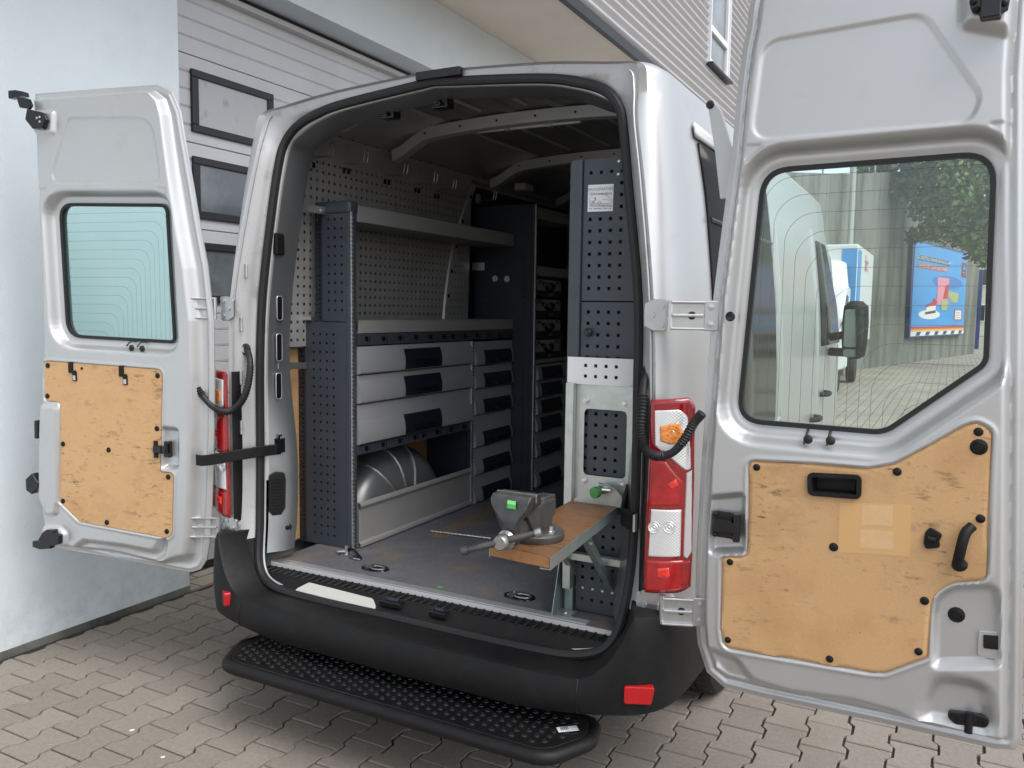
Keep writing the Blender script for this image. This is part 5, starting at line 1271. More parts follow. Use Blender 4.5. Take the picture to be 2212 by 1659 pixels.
# ---------------------------------------------------------------- wire hooks on the perforated sheet
hk = [((598, 765), 'wire tool hook on the perforated sheet, second from the rear pillar'), ((400, 725), 'wire tool hook on the perforated sheet nearest the rear pillar'),
      ((828, 830), 'wire tool hook on the perforated sheet, third from the rear pillar'), ((1000, 880), 'wire tool hook on the perforated sheet, fourth from the rear pillar'), ((1110, 915), 'wire tool hook on the perforated sheet, fifth from the rear pillar'),
      ((1345, 975), 'wire tool hook on the dark lining beyond the roof post')]
for (pt, lab) in hk:
    p = onX(*Z3(*pt), PGX + .018 if pt[0] < 1200 else -.88); x, y, z = p
    h = empty('wire_hook', (x, y, z - .04), lab, 'hook', 'wire hooks on the left wall')
    bx('hook_plate', x, x + .003, y - .028, y + .028, z - .026, z + .030, 'peg', h)
    c = B()
    for s in (-.014, .014): c.tube(catmull([(x + .003, y + s, z - .008), (x + .05, y + s, z - .012), (x + .10, y + s, z - .014), (x + .118, y + s, z - .002), (x + .124, y + s, z + .040)], 4), .0021, 6)
    c.tube([(x + .124, y - .014, z + .040), (x + .125, y, z + .046), (x + .124, y + .014, z + .040)], .0026, 6); c.build('hook_wire', 'wornsteel', h, smooth=True)
    c = B()
    for s in (-.016, .016): c.box(x - .002, x + .006, y + s - .008, y + s + .008, z - .055, z - .030)
    c.build('hook_clip', 'gloss', h)
bx('roof_lamp', *(lambda p: (p[0] - .05, p[0] + .03, p[1] - .06, p[1] + .06, p[2] - .02, p[2] + .025))(onX(1135, 406, -.74)), 'white', van, bevel=.006)

# ---------------------------------------------------------------- right-hand perforated cabinet end
CY = .115
cab = empty('tool_cabinet', (.66, .3, .57), 'tall slate perforated cabinet end with white service sticker beside the right door pillar', 'cabinet')
cxl, cxr, czt = .522, .835, float(onY(1290, 342, CY)[2])
c = B(); pl = rpoly([(cxl, .572), (cxl + .046, .572), (cxl + .046, czt), (cxl, czt)], [.0, .0, .0, .03], 5); c.prism([(x, CY - .012, z) for x, z in pl], (0, .06, 0)); c.build('corner_post', 'steel', cab, bevel=.006)
def cc(x, y): return float(onY(*ZT(x, y), CY)[0])
cols = [cc(945, 975), cc(1060, 975), cc(1176, 972), cc(1294, 970)]
zrow = float(onY(*ZT(1100, 975), CY)[2])
z_split = float(onY(*Z4(1300, 1543), CY)[2])
def cabpan(name, z0, z1, zr):
    n0 = math.ceil((z0 + .02 - zr) / PIT); ks = [zr + PIT * k - z0 for k in range(n0, n0 + 60) if z0 + .02 < zr + PIT * k < z1 - .02]
    return ks
rows_u = [z for z in cabpan('u', z_split, czt, zrow)]
z_st0, z_st1 = float(onY(*ZT(1060, 888), CY)[2]), float(onY(*ZT(1060, 580), CY)[2])
perf('perforated_panel', (cxl + .049, CY, z_split + .002), (1, 0, 0), (0, 0, 1), cxr - cxl - .049, czt - z_split - .004, [x - cxl - .049 for x in cols], rows_u, .0115, 'steel', cab,
     skip=lambda i, j: i < 3 and z_st0 - .012 < z_split + rows_u[j] < z_st1 + .012)
rows_l = cabpan('l', .575, z_split, zrow)
perf('perforated_panel', (cxl + .049, CY + .001, .575), (1, 0, 0), (0, 0, 1), cxr - cxl - .049, z_split - .578, [x - cxl - .049 for x in cols], rows_l, .0115, 'steel', cab)
bx('panel_shade_backing', cxl + .02, cxr, CY + .05, CY + .052, .575, czt - .01, 'handle', cab)  # near-black sheet added to give the cabinet holes their shade
bx('cabinet_carcass', cxl, .86, CY + .06, 1.2, .575, czt - .03, 'darksteel', cab)
p = onY(1271, 718, CY - .01); c = B(); c.lathe(p, (0, -1, 0), [(.016, 0), (.015, .010), (.008, .012), (.0, .012)], 16); c.build('panel_knob', 'gloss', cab, smooth=True)
for (x, y) in ((1264, 463), (1270, 316)):
    p = onY(*ZT(x, y), CY - .001); c = B(); c.dome(p, (0, -1, 0), .0055, .004, 10); c.build('panel_screw', 'hardware', cab, smooth=True)
# service sticker
sA = lambda x, y, h=.002: (lambda p: (float(p[0]), CY - h, float(p[2])))(onY(*ZT(x, y), CY - h))
c = B(); c.prism([sA(*p) for p in ((922, 585), (1211, 571), (1199, 879), (914, 888))], (0, .0008, 0)); stk = c.build('service_sticker', 'sticker', cab)
o_, e_ = np.array(sA(1063, 632, .0026)), np.array(sA(1163, 627, .0026)); ex = (e_ - o_) / np.linalg.norm(e_ - o_)
text_mesh('sticker_lettering', 'SERVICEPARTNER', .0145, lambda x, y: o_ + ex * x + np.array([0, 0, 1.]) * y, 'ink', stk, .84)
lines = B(); random.seed(3); xk = 936
while xk < 1192:
    w_ = random.choice((2, 3, 5)); top = 668 if not (990 < xk < 1110) else 672; 
    for (y0, y1) in ((top, 690 + random.randint(0, 12)), (805, 832)):
        a, b_ = sA(xk, y0, .0026), sA(xk + w_, y1, .0026); lines.add([a, (b_[0], a[1], a[2]), b_, (a[0], a[1], b_[2])], [(0, 1, 2, 3)])
    xk += w_ + random.choice((3, 4, 6))
tag(lines.build('sticker_bars', 'ink', stk), kind='stuff')
def stroke(pts, w_, name='sticker_drawing'):
    b = B(); P = [np.array(sA(*p, .0027)) for p in pts]
    for i in range(len(P) - 1):
        d = P[i + 1] - P[i]; nn = np.cross(d, (0, 1, 0)); nn = nn / (np.linalg.norm(nn) + 1e-9) * w_; b.add([P[i] - nn, P[i] + nn, P[i + 1] + nn, P[i + 1] - nn], [(0, 1, 2, 3)])
    return b.build(name, 'ink', stk)
stroke([(940, 770), (944, 720), (975, 695), (1050, 684), (1120, 690), (1165, 735), (1192, 745), (1190, 780), (1150, 792), (940, 790)], .0006)
stroke([(1075, 745), (1130, 748), (1175, 760)], .0005)
for cx_ in (958, 1050): stroke([(cx_ + 18 * math.cos(t), 785 + 20 * math.sin(t)) for t in np.linspace(0, 6.283, 14)], .0007)
stroke([(985, 735), (1000, 728), (1010, 745), (995, 755), (980, 775), (990, 790)], .0016)
a, b_ = sA(935, 853, .0026), sA(1185, 849, .0026); bars = B()
for k in range(20):
    t = k / 20; p = np.array(a) * (1 - t) + np.array(b_) * t
    if k not in (3, 12, 17): bars.obox(p, (.0016, 0, 0), (0, .0002, 0), (0, 0, .0014))
tag(bars.build('sticker_small_print', 'ink', stk), kind='stuff')
# white band and galvanised frame in front
ZBf = lambda x, y, Yp: onY(*ZB(x, y), Yp)
w0, w1 = ZBf(310, 330, CY - .02), ZBf(885, 600, CY - .02)
hx_ = [float(ZBf(x, 410, CY - .02)[0]) for x in (468, 558, 650, 741)]; hz_ = [float(ZBf(600, y, CY - .02)[2]) for y in (510, 415)]
perf('white_band', (w0[0], CY - .022, w1[2] + .002), (1, 0, 0), (0, 0, 1), .262, w0[2] - w1[2], [x - w0[0] for x in hx_], sorted([z - w1[2] for z in hz_]), .0115, 'white', cab, solid=.003)
fx0, fx1, fz1 = w0[0] + .004, w0[0] + .258, w1[2] + .006
bx('frame_post', fx0, fx0 + .030, CY - .045, CY - .018, .66, fz1, 'zinc', cab, bevel=.002); bx('frame_post', fx1 - .024, fx1, CY - .045, CY - .018, .60, fz1, 'zinc', cab, bevel=.002)
# plate with rounded window
o0, o1 = ZBf(455, 785, CY - .016), ZBf(818, 1415, CY - .016)
out_ = [(fx0 + .026, .985), (fx1 - .020, .985), (fx1 - .020, fz1 - .004), (fx0 + .026, fz1 - .004)]; hol = rpoly([(o0[0], o1[2]), (o1[0], o1[2]), (o1[0], o0[2]), (o0[0], o0[2])], .018, 5)
DC = DoorFrame(1, (0, CY - .016), 0)
pressed('zinc_plate', DC, out_, [hol], lambda X, Zz: X * 0, 'zinc', cab, .008)
for (x, y) in ((470, 720), (815, 748), (455, 1428), (795, 1468)):
    p = ZBf(x, y, CY - .017); c = B(); c.lathe(p, (0, -1, 0), [(.013, 0), (.012, .002), (.009, .002), (.008, .007), (.0, .008)], 14); c.build('frame_bolt', 'hardware', cab, smooth=True)

# ---------------------------------------------------------------- folding bench
BT = .985
bn = empty('folding_bench', (.66, .1, .57), 'narrow wooden fold-out bench on galvanised struts reaching out over the van sill', 'workbench')
bp_ = [onZ(1060, 1176, BT), onZ(1187, 1203, BT), onZ(1346, 1082, BT), onZ(1246, 1074, BT)]
bp_ = [np.array([p[0], p[1], BT]) for p in bp_]
c = B(); c.prism(bp_, (0, 0, -.033)); brd = c.build('bench_board', 'benchwood', bn, bevel=.0015)
d_ = (bp_[1] - bp_[0]); nn_ = np.array([d_[1], -d_[0], 0]); nn_ /= np.linalg.norm(nn_); nn_ = nn_ if nn_[1] < 0 else -nn_
c = B(); c.add([bp_[0] + nn_ * .0012 + (0, 0, -.001), bp_[1] + nn_ * .0012 + (0, 0, -.001), bp_[1] + nn_ * .0012 + (0, 0, -.032), bp_[0] + nn_ * .0012 + (0, 0, -.032)], [(0, 1, 2, 3)]); c.build('board_end_grain', 'benchedge', brd)
e_ = bp_[2] - bp_[1]; en = np.array([e_[1], -e_[0], 0]); en /= np.linalg.norm(en)
c = B(); c.obox((bp_[1] + bp_[2]) / 2 + en * .003 + (0, 0, -.018), e_ / 2, en * .0015, (0, 0, .0165)); c.obox((bp_[1] + bp_[2]) / 2 - en * .012 + (0, 0, -.0355), e_ / 2, en * .016, (0, 0, .0015)); c.build('edge_angle', 'zincgreen', bn)
e2 = bp_[3] - bp_[0]; en2 = np.array([-e2[1], e2[0], 0]); en2 /= np.linalg.norm(en2)
c = B(); c.obox((bp_[0] + bp_[3]) / 2 + en2 * .003 + (0, 0, -.020), e2 / 2, en2 * .0015, (0, 0, .0165)); c.build('edge_angle', 'zincgreen', bn)
# half-round back plate with locking knob
pb_ = [onY(u, v, CY - .05) for u, v in ((1240, 1078), (1262, 1062), (1285, 1051), (1310, 1048), (1328, 1056), (1346, 1078))]
c = B(); c.prism([np.array(p) for p in pb_] + [np.array(pb_[-1]) + (0, 0, -.03), np.array(pb_[0]) + (0, 0, -.03)], (0, .004, 0)); c.build('back_plate', 'zinc', bn)
p = onY(1290, 1063, CY - .085); c = B(); c.lathe(p, (-.25, -1, 0), [(.011, -.035), (.011, 0), (.019, .0), (.020, .016), (.018, .020), (.0, .021)], 18); c.build('lock_knob', 'greencap', bn, smooth=True)
p = onY(1304, 1053, CY - .06); c = B(); c.obox(p, (.02, 0, -.004), (0, .012, 0), (0, 0, .011)); c.cyl(p + np.array([.0, -.02, -.004]), p + np.array([.03, -.01, -.006]), .007, 8); c.build('lock_nut', 'hardware', bn, bevel=.002)
# struts
def arm(p, q, w_, par, m='zincgreen', th=.012):
    p, q = np.array(p, float), np.array(q, float); d = (q - p) / 2; nx = np.array([1., 0, 0]); nn = np.cross(d / np.linalg.norm(d), nx); c = B()
    c.obox((p + q) / 2, d, nx * th, nn * w_); a = c.build('strut', m, par, bevel=.002)
    for e in (p + d * .18, q - d * .18):
        k = B(); k.cyl(e - nx * (th + .006), e + nx * (th + .006), .008, 10); k.build('strut_pin', 'hardware', a, smooth=True)
arm(onX(1264, 1160, .70), onX(1330, 1288, .705), .014, bn); arm(onX(1212, 1180, .56), onX(1258, 1268, .56), .014, bn)
a, b_ = onX(1278, 1185, .60), onX(1290, 1190, .70)
c = B(); zt_ = .80; c.box(.53, .77, .055, .085, .775, .80); c.build('cross_rail', 'zinc', bn, bevel=.002)
c = B(); c.cyl((.53, .13, .655), (.77, .13, .655), .011, 12); c.build('cross_tube', 'zinc', bn, smooth=True)
bx('rear_channel', .52, .78, .16, .165, .575, .66, 'zincgreen', bn)
for (x, pts) in ((.522, [(.015, .572), (.145, .572), (.145, .62), (.115, .80), (.085, .80)]), (.772, [(.015, .572), (.12, .572), (.12, 1.0), (.085, 1.0)])):
    c = B(); c.prism([(x, y, z) for y, z in pts], (.0025, 0, 0)); c.build('side_plate', 'zincgreen' if x < .6 else 'zinc', bn)
    c = B(); c.box(x, x + .062, .03, .10, .5715, .5745); c.build('foot_plate', 'zinc', bn)
    c = B(); c.lathe((x + .035, .065, .5745), (0, 0, 1), [(.010, 0), (.009, .005), (.0, .006)], 8); c.build('foot_bolt', 'hardware', bn)
bx('inner_upright', .535, .565, .10, .106, .575, .80, 'zincgreen', bn)
p = onX(1250, 1160, .70); c = B(); c.box(p[0] - .03, p[0] + .005, p[1] - .03, p[1] + .03, BT - .058, BT - .037); c.cyl((p[0] - .03, p[1] + .02, BT - .05), (p[0] + .03, p[1] + .02, BT - .05), .009, 10); c.build('hinge_bracket', 'zinc', bn, bevel=.002)

# ---------------------------------------------------------------- vise
vb = np.array([.675, -.428, BT]); yd = np.array([.02, 1., 0]); yd /= np.linalg.norm(yd); xd = np.array([yd[1], -yd[0], 0.]); zd = np.array([0, 0, 1.])
vs = empty('bench_vise', (vb[0], vb[1], BT), 'dark cast-iron bench vise with green sticker bolted to the bench end', 'vise')
VS = .93
def VW(x, y, z): return np.array([vb[0], vb[1], BT]) + (xd * x + yd * y + zd * z) * VS
def vprism(name, yz, x0, x1, m='castiron', par=vs, bev=.006, taper=None):
    c = B(); n = len(yz)
    if taper:
        d = []
        for i in range(n):
            a, b_ = np.array(yz[i]), np.array(yz[(i + 1) % n])
            for k in range(6): d.append(tuple(a + (b_ - a) * k / 6))
        yz = d; n = len(yz)
        A = [VW(x0 * taper(z), y, z) for y, z in yz]; Bq = [VW(x1 * taper(z), y, z) for y, z in yz]
        c.add(A + Bq, [tuple(range(n)), tuple(range(2 * n - 1, n - 1, -1))] + [(i, (i + 1) % n, n + (i + 1) % n, n + i) for i in range(n)])
    else: c.prism([VW(x0, y, z) for y, z in yz], xd * (x1 - x0) * VS)
    return c.build(name, m, par, bevel=bev, bseg=3, smooth=True, angle=40)
c = B(); c.lathe(VW(0, 0, 0), zd, [(.080, .0005), (.082, .006), (.082, .020), (.074, .028), (.05, .032), (.0, .032)], 36); c.build('swivel_base', 'castiron', vs, smooth=True, angle=40)
for (x, y) in ((.062, -.025), (-.060, .03)):
    c = B(); c.lathe(VW(x, y, .026), zd, [(.012, 0), (.012, .010), (.0075, .011), (.007, .024), (.0, .025)], 6); c.build('base_nut', 'hardware', vs)
vprism('fixed_body', [(-.07, .03), (.048, .03), (.052, .06), (.072, .066), (.072, .12), (-.02, .125), (-.045, .113), (-.070, .125), (-.095, .15), (-.125, .155), (-.128, .105), (-.10, .07)], -.033, .033)
vprism('anvil', [(-.01, .066), (.082, .070), (.082, .130), (-.01, .133)], -.026, .026)
tp = lambda z: .34 + .66 * float(sm(np.array(z), .080, .150))
vprism('fixed_jaw', [(-.131, .095), (-.110, .095), (-.094, .145), (-.104, .170), (-.131, .170)], -.064, .064, taper=tp, bev=.003)
vprism('moving_jaw', [(-.180, .022), (-.150, .022), (-.146, .09), (-.140, .14), (-.1385, .170), (-.166, .170), (-.180, .158), (-.186, .10)], -.066, .066, taper=tp, bev=.003)
vprism('jaw_plate', [(-.1385, .147), (-.1355, .147), (-.1355, .1725), (-.1385, .1725)], -.067, .067, 'wornsteel', bev=.0008)
vprism('jaw_plate', [(-.1345, .147), (-.1312, .147), (-.1312, .1725), (-.1345, .1725)], -.067, .067, 'wornsteel', bev=.0008)
vprism('slide_bar', [(-.165, .044), (-.02, .044), (-.02, .088), (-.165, .088)], -.021, .021, bev=.008)
c = B(); c.cyl(VW(0, -.17, .040), VW(0, -.215, .040), .018 * VS, 18); c.build('spindle', 'wornsteel', vs, smooth=True)
c = B(); c.lathe(VW(0, -.205, .040), -yd, [(.026, -.012), (.028, -.006), (.021, .002), (.021, .028), (.018, .032), (.0, .032)], 24); c.build('spindle_head', 'wornsteel', vs, smooth=True, angle=40)
hc = VW(0, -.222, .042); hd_ = np.array([.176, .079, .055]); hd_ /= np.linalg.norm(hd_)
c = B(); c.tube([hc - hd_ * .105, hc - hd_ * .045, hc + hd_ * .045, hc + hd_ * .100], [.0085, .0105, .0105, .0088], 12); c.build('handle_bar', 'castiron', vs, smooth=True)
for s in (-.107, .102):
    c = B(); c.lathe(hc + hd_ * s, hd_, [(.0, -.010), (.0125, -.009), (.0135, .0), (.0125, .009), (.0, .010)], 14); c.build('bar_stop', 'castiron' if s < 0 else 'wornsteel', vs, smooth=True)
c = B(); o = onY(1105, 1090, VW(0, -.188, .1)[1]); up_ = VW(0, -.181, .15) - VW(0, -.185, .11); up_ /= np.linalg.norm(up_); nrm = np.cross(xd, up_); nrm = nrm if nrm @ yd < 0 else -nrm
c.obox(o, xd * .013, up_ * .011, nrm * .0012); c.build('green_sticker', 'green', vs)
c = B(); c.obox(o + nrm * .0016 + up_ * .0055, xd * .0125, up_ * .005, nrm * .0003); c.build('sticker_highlight', 'palegreen', vs)

# ---------------------------------------------------------------- small things on the floor
a, b_ = onZ(930, 1147, .577), onZ(1060, 1163, .577); a[2] = b_[2] = .5775; c = B()
c.tube([a * (1 - t) + b_ * t for t in np.linspace(0, 1, 60)], [.0035 + .0022 * abs(math.sin(k * .8)) for k in range(60)], 8); tag(c.build('drill_bit', 'hardware', None, smooth=True), 'long thin twisted drill bit lying on the van floor', 'drill bit')
p = onZ(752, 1200, .572); tc = empty('toggle_clamp', (p[0], p[1], .5705), 'small metal toggle clamp lying at the foot of the near rack post', 'clamp')
c = B(); c.tube([(p[0] - .05, p[1] - .01, .585), (p[0] - .01, p[1], .590)], [.006, .012], 10); c.tube([(p[0] - .01, p[1], .576), (p[0] - .008, p[1], .615)], .009, 10); c.box(p[0] - .03, p[0] + .03, p[1] - .012, p[1] + .012, .5712, .577); c.build('clamp_body', 'hardware', tc, smooth=True, angle=35)
c = B(); c.tube(catmull([(p[0] + .005, p[1], .598), (p[0] + .03, p[1] - .005, .602), (p[0] + .06, p[1] - .012, .588), (p[0] + .085, p[1] - .02, .576)], 5), .0085, 8); c.build('clamp_handle', 'gloss', tc, smooth=True)
c = B(); c.tube(catmull([(p[0] + .02, p[1] - .02, .576), (p[0] + .06, p[1] - .035, .578), (p[0] + .09, p[1] - .03, .576)], 5), .003, 6); c.build('clamp_hook', 'hardware', tc, smooth=True)
for (u, v) in ((606, 885), (612, 967)):
    p = onY(u, v, .10); c = B(); c.tube(catmull([p, p + np.array([.03, -.01, .004]), p + np.array([.045, -.012, .0]), p + np.array([.02, -.015, -.008])], 5), .002, 6); c.build('wire_loop', 'gloss', van, smooth=True)
# ================================================================== BEYOND THE VAN (seen through the right door's window)
wd_ = np.array([2.71 + .49, 40.08 - 25.71, 0.]); wd_ /= np.linalg.norm(wd_)
DWL = DoorFrame(1, (0, 0), 0); DWL.h = np.array([-.49, 25.71, 0.]); DWL.d = wd_; DWL.n = np.array([wd_[1], -wd_[0], 0.])
cw = empty('retaining_wall', (-.5, 25.7, 0), 'stained board-marked grey concrete retaining wall behind the box truck', 'wall')
def top(s): return float(np.interp(s, [-14, -3, 15.2], [4.3, 5.6, 8.3]))
s0, s1 = -14., DWL.px(2104, 765)[0]
step_ = 2.4; s = s0
while s < s1 - .1:
    e = min(s + step_, s1); c = B()
    c.add([DWL.w(s + .01, -.02, 0), DWL.w(e - .01, -.02, 0), DWL.w(e - .01, top(e), 0), DWL.w(s + .01, top(s), 0), DWL.w(s + .01, -.02, -.4), DWL.w(e - .01, -.02, -.4), DWL.w(e - .01, top(e), -.4), DWL.w(s + .01, top(s), -.4)],
          [(0, 1, 2, 3), (5, 4, 7, 6), (0, 3, 7, 4), (1, 5, 6, 2), (3, 2, 6, 7), (0, 4, 5, 1)])
    c.build('concrete_bay', 'concrete', cw); s = e
bx('core', -3.6, -3.4, 13, 16, 0, 3, 'concrete', cw)
rl = empty('railing', DWL.w(-6, top(-6), -.2), 'thin pale metal railing along the top of the concrete wall', 'railing')
for zz in (.5, 1.0):
    c = B(); c.tube([DWL.w(q, top(q) + zz, -.2) for q in np.linspace(-13, 14, 12)], .03, 6); c.build('rail', 'rail', rl)
for q in np.arange(-13, 14, 2.2):
    c = B(); c.cyl(DWL.w(q, top(q), -.2), DWL.w(q, top(q) + 1.02, -.2), .03, 6); c.build('post', 'rail', rl)
p = DWL.px(1839, 470, .5); pb = DWL.w(p[0], 0, .5); c = B(); c.tube([pb, pb + np.array([0, 0, 9.])], [.09, .06], 10); tag(c.build('lamp_post', mat('pole_grey', (.42, .42, .40), .5, .3), None, smooth=True), 'pale grey lamp post standing in front of the concrete wall', 'lamp post')
# ---- poster board
pb_ = empty('billboard', DWL.w(DWL.px(2030, 700, .3)[0], 1.2, .3), 'large bright blue advertising poster in a navy frame on the concrete wall', 'billboard')
HB = .16
P4 = DWL.poly(ZP, [(262, 232), (912, 300), (888, 1335), (222, 1358)], HB)
qs0, qs1 = (P4[0][0] + P4[3][0]) / 2, (P4[1][0] + P4[2][0]) / 2; qz0, qz1 = (P4[2][1] + P4[3][1]) / 2, (P4[0][1] + P4[1][1]) / 2
slab('poster_case', DWL, [(qs0 - .12, qz0 - .06), (qs1 + .02, qz0 - .06), (qs1 + .02, qz1 + .06), (qs0 - .25, qz1 + .06)], .02, HB - .01, 'adnavy', pb_)
AW, AH = qs1 - qs0, qz1 - qz0
def pq(a, b_): return (qs0 + a * AW, qz0 + b_ * AH)      # 0..1 across, 0..1 up
def ad(name, pts, m, h=0., par=None): return slab(name, DWL, [pq(*p) for p in pts], HB + h, HB + h + .004, m, par or poster)
poster = slab('poster_sheet', DWL, [pq(.0, .0), pq(1, .0), pq(1, 1), pq(.0, 1)], HB - .01, HB, 'adblue', pb_)
R4 = lambda a0, b0, a1, b1: [(a0, b0), (a1, b0), (a1, b1), (a0, b1)]
ad('colour_band', R4(0, .050, 1, .068), 'adyellow', .002); ad('colour_band', R4(0, .069, 1, .084), 'adorange', .002); ad('colour_band', R4(0, .085, 1, .100), 'adred', .002)
ad('lower_print', R4(0, .0, 1, .048), 'adwhite', .002)
for k in range(6): ad('lower_motif', [(.08 + k * .16, .004), (.14 + k * .16, .004), (.17 + k * .16, .044), (.10 + k * .16, .044)], 'adnavy', .007)
ad('headline_band', R4(.06, .815, .625, .868), 'adsteel', .002); ad('headline_band', R4(.06, .735, .585, .783), 'adred', .002)
def ptext(body, a, b_, size, m, h=.010, sx=.72):
    o = DWL.w(*pq(a, b_), HB + h); text_mesh('lettering', body, size * AH, lambda x, y: o + DWL.d * x + np.array([0, 0, y]), m, poster, sx)
sxx = AW * .555 / (AH * .052 * 12.6)
ptext('GÜNSTIG OHNE BONUS-APP', .342, .841, .055, 'adwhite', sx=sxx); ptext('QUALITÄT ZUM ALDI PREIS', .322, .759, .050, 'adwhite', sx=sxx)
ptext('ECHTE PREISE', .40, .925, .052, mat('poster_faint', srgb(40, 118, 190), .4), sx=sxx * 1.4) if False else None
ell = lambda ca, cb, ra_, rb__, n=24: [(ca + ra_ * math.cos(t), cb + rb__ * math.sin(t)) for t in np.linspace(0, 2 * math.pi, n, endpoint=False)]
ad('shade_blob', ell(.62, .62, .30, .075), mat('poster_mid_blue', srgb(38, 120, 196), .4), .002)
ad('logo_frame', R4(.87, .700, .99, .895), 'adorange', .002); ad('logo_field', R4(.882, .708, .978, .887), 'adnavy', .007); ad('logo_mark', [(.90, .80), (.96, .80), (.945, .868), (.915, .868)], 'truckblue', .012)
ptext('ALDI', .93, .768, .030, 'adwhite', .014, sxx * 1.1); ptext('SÜD', .93, .735, .018, 'adwhite', .014, sxx * 1.1)
ad('plate', ell(.30, .235, .19, .052), 'adwhite', .002); ad('cake_base', [(.22, .235), (.40, .255), (.40, .285), (.22, .26)], 'adbrown', .008); ad('cake_cream', [(.23, .265), (.40, .287), (.40, .35), (.235, .315)], 'adwhite', .008); ad('cake_top', [(.23, .318), (.40, .345), (.415, .385), (.365, .425), (.335, .375), (.24, .345)], 'adred', .010)
ad('pack', [(.42, .345), (.62, .375), (.63, .665), (.41, .665)], 'adpink', .006); ad('pack_motif', [(.53, .42), (.62, .43), (.625, .60), (.56, .57)], 'adred', .011); ad('box_pack', [(.62, .40), (.83, .385), (.845, .50), (.63, .52)], 'adolive', .004)
ad('glass_pot', [(.50, .29), (.61, .285), (.625, .405), (.49, .41)], mat('poster_sage', srgb(165, 180, 140), .4), .014); ad('glass_pot', [(.62, .31), (.68, .33), (.69, .44), (.62, .45)], mat('poster_greyblue', srgb(120, 150, 175), .4), .012)
ad('price_card', R4(.775, .17, .935, .305), 'adred', .004); ad('price_field', R4(.79, .182, .92, .292), 'adwhite', .009)
for k in range(3): ad('price_line', R4(.81, .20 + k * .03, .89, .207 + k * .03), 'ink', .013)

# ---- box truck facing the camera along the wall
XS = float(onY(1849, 650, 17.6)[0]); tk = empty('box_truck', (XS - 1, 18, 0), 'white box truck with blue stripe parked ahead of the van', 'truck')
YB = float(onX(1884, 620, XS)[1]); zt_ = float(onY(1845, 527, 17.6)[2]); zbx = 1.0
bx('cargo_box', XS - 2.15, XS, 17.6, max(YB, 20.5), zbx, zt_, 'truckwhite', tk, bevel=.03)
bx('corner_stripe', XS + .001, XS + .012, 17.62, 18.3, zbx + .1, zt_ - .12, 'truckblue', tk); bx('corner_stripe', XS - .34, XS - .02, 17.585, 17.599, zbx + .2, zt_ - .1, 'truckblue', tk)
o = np.array([XS + .014, 19.6, zt_ - .35]); text_mesh('side_lettering', 'fahrt', .55, lambda x, y: o + np.array([0, x, y]), 'adred', tk, .8)
c = B(); sec = [(15.35, .45), (15.30, .95), (15.45, 1.25), (15.95, 1.35), (16.45, 2.05), (16.70, 2.25), (17.45, 2.28), (17.45, .45)]
c.prism([(XS - 2.02, y, z) for y, z in sec], (1.92, 0, 0)); c.build('cab', 'truckwhite', tk, bevel=.07, bseg=4, smooth=True)
c = B(); c.add([(XS - 1.85, 15.985, 1.42), (XS - .27, 15.985, 1.42), (XS - .36, 16.40, 2.02), (XS - 1.76, 16.40, 2.02)], [(0, 1, 2, 3)]); c.v = [(x, y - .03, z + .02) for x, y, z in c.v]; c.build('windscreen', 'darkpane', tk, solid=.01)
c = B(); c.prism([(XS - .097, y, z) for y, z in ((16.15, 1.42), (16.95, 1.42), (16.95, 2.05), (16.62, 2.08))], (.008, 0, 0)); c.build('cab_window', 'darkglass', tk)
c = B(); rows = []
for t in np.linspace(0, 1, 9):
    z = 2.26 + .62 * math.sin(t * math.pi / 2); y = 16.75 + .75 * t * t; w_ = .93 - .15 * t; rows.append([(XS - 1.06 + w_ * math.sin(a) * 1.0, y + .55 * (1 - math.cos(a)), z) for a in np.linspace(-1.5, 1.5, 15)])
c.strip(rows); c.build('roof_fairing', 'truckwhite', tk, smooth=True)
bx('truck_bumper', XS - 2.04, XS - .08, 15.24, 15.5, .40, .72, 'black', tk, bevel=.04); bx('chassis', XS - 1.6, XS - .5, 17, 20, .5, .98, 'black', tk)
for (x, y) in ((XS - .32, 15.95), (XS - 1.98, 15.95), (XS - .32, 19.4), (XS - 1.98, 19.4)):
    c = B(); c.lathe((x, y, .36), (1, 0, 0), [(.0, 0), (.22, .01), (.34, .02), (.36, .05), (.36, .18), (.34, .21), (.22, .22), (.0, .2)], 28); w_ = c.build('truck_wheel', 'tyre', tk, smooth=True)
for x in (XS - .32, XS - 1.82):
    bx('head_lamp', x - .12, x + .12, 15.28, 15.34, .80, 1.0, 'chrome', tk, bevel=.02)
c = B(); c.box(XS - .06, XS + .10, 15.95, 16.05, 1.38, 1.78); c.cyl((XS - .12, 16.1, 1.45), (XS, 16.0, 1.5), .02, 8); c.build('truck_mirror', 'black', tk, bevel=.02)

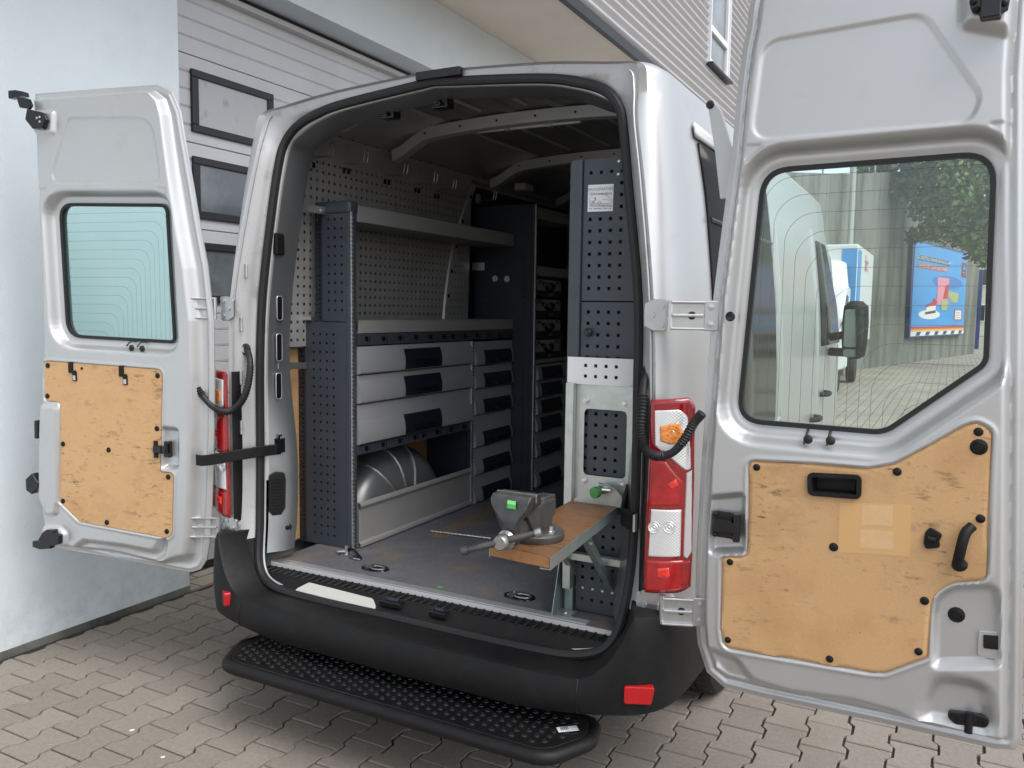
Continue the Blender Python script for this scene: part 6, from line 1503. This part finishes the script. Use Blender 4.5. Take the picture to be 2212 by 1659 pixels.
# ---- tree overhanging the poster
tb = np.array([6.6, 27.5, 0.]); tr_ = empty('tree', tb, 'leafy green tree hanging over the concrete wall and the poster', 'tree')
c = B(); c.tube(catmull([tb, tb + (.1, 0, 1.6), tb + (-.2, .2, 3.2), tb + (-.5, .4, 5.0), tb + (-1.0, .5, 7.2)], 5), [.20 - .0075 * k for k in range(21)], 10); c.build('trunk', 'bark', tr_, smooth=True)
cl = []
def clus(u, v, Y, r): p = onY(u, v, Y); cl.append((p, r))
for (u, v, r) in ((1880, 368, .55), (1915, 352, .6), (1950, 360, .75), (1990, 350, .8), (2030, 345, .9), (2080, 340, .9), (2130, 350, .9), (1900, 400, .35), (1945, 405, .6), (1985, 410, .75), (2030, 400, .9), (2080, 400, .9), (2130, 410, .9), (2000, 450, .65), (2045, 450, .8), (2095, 455, .8), (2140, 470, .8),
                  (2000, 500, .45), (1975, 512, .35), (2040, 498, .6), (2085, 505, .65), (2120, 520, .6), (2135, 560, .45), (2105, 548, .3), (1860, 345, .4), (2170, 380, 1.), (2180, 450, 1.), (2170, 300, 1.2), (2050, 290, 1.3), (1950, 310, 1.), (2120, 240, 1.4), (2200, 330, 1.2), (2010, 505, .3)):
    clus(u, v, 27.2 + rng.uniform(-.8, .8), r)
for m_, nm, frac in (('leaf', 'crown', 420), ('leafy', 'crown_yellowing', 90)):
    V, F = [], []
    for (p, r) in cl:
        n = int(frac * r ** 1.6)
        for _ in range(n):
            d = rng.normal(size=3); d /= np.linalg.norm(d); q = p + d * r * rng.uniform(.35, 1.05) * np.array([1, 1, .75]); a = rng.normal(size=3); a /= np.linalg.norm(a); b_ = np.cross(a, rng.normal(size=3)); b_ /= np.linalg.norm(b_)
            s_ = rng.uniform(.07, .14); k = len(V); V += [q - a * s_, q + b_ * s_ * .55, q + a * s_, q - b_ * s_ * .55]; F.append((k, k + 1, k + 2, k + 3))
    mesh(nm, V, F, m_, tr_)
for k in range(0, len(cl), 3):
    p = cl[k][0]; c = B(); st_p = tb + np.array([-.4, .35, 4.4]); c.tube(catmull([st_p, (st_p + p) / 2 + (0, 0, .5), p], 5), [.06 - .005 * i for i in range(11)], 6); c.build('limb', 'bark', tr_, smooth=True)
# ---- past the wall's end: kiosk post, far house, hedge
ps = hit(*ZP(1030, 900), (0, 1, 0), (0, 46, 0)); c = B(); c.box(ps[0] - .35, ps[0] + .25, 46, 46.4, 0, float(onY(*ZP(1030, 540), 46)[2])); tag(c.build('advert_column', 'adnavy', None, bevel=.03), 'slim navy advertising post past the end of the concrete wall', 'post')
hs0 = onY(*ZP(1040, 700), 78); fh = empty('house', (hs0[0] + 6, 84, 0), 'pale house seen past the end of the concrete wall', 'house')
bx('wall', hs0[0] - 2, hs0[0] + 16, 78, 88, 0, 7.0, 'house', fh)
c = B(); c.prism([(hs0[0] - 2.6, 77.4, 7.0), (hs0[0] - 2.6, 88.6, 7.0), (hs0[0] - 2.6, 83, 11.0)], (19, 0, 0)); c.build('roof', 'tile', fh)
for k in range(5):
    for z in (1.2, 4.2):
        w_ = bx('window', hs0[0] - .6 + k * 3.2, hs0[0] + .8 + k * 3.2, 77.9, 78.02, z, z + 1.5, 'pvc', fh); bx('pane', hs0[0] - .5 + k * 3.2, hs0[0] + .7 + k * 3.2, 77.88, 77.9, z + .1, z + 1.4, 'darkglass', w_)
# ---- stone chips on the pavers
for (u, v, r, lab) in ((285, 1579, .010, 'small white stone chip on the pavers near the bottom left corner'), (352, 1637, .008, 'pale flat stone chip on the pavers just right of the white one')):
    p = onZ(u, v, 0.002); c = B(); c.lathe((p[0], p[1], .0015), (0, 0, 1), [(r * .7, 0), (r, .003), (r * .8, .006), (.0, .007)], 7); c.v = [(p[0] + (q[0] - p[0]) * .45 + (q[1] - p[1]) * .5, q[1], q[2]) for q in c.v]
    tag(c.build('stone_chip', 'white', None, smooth=True), lab, 'stone')
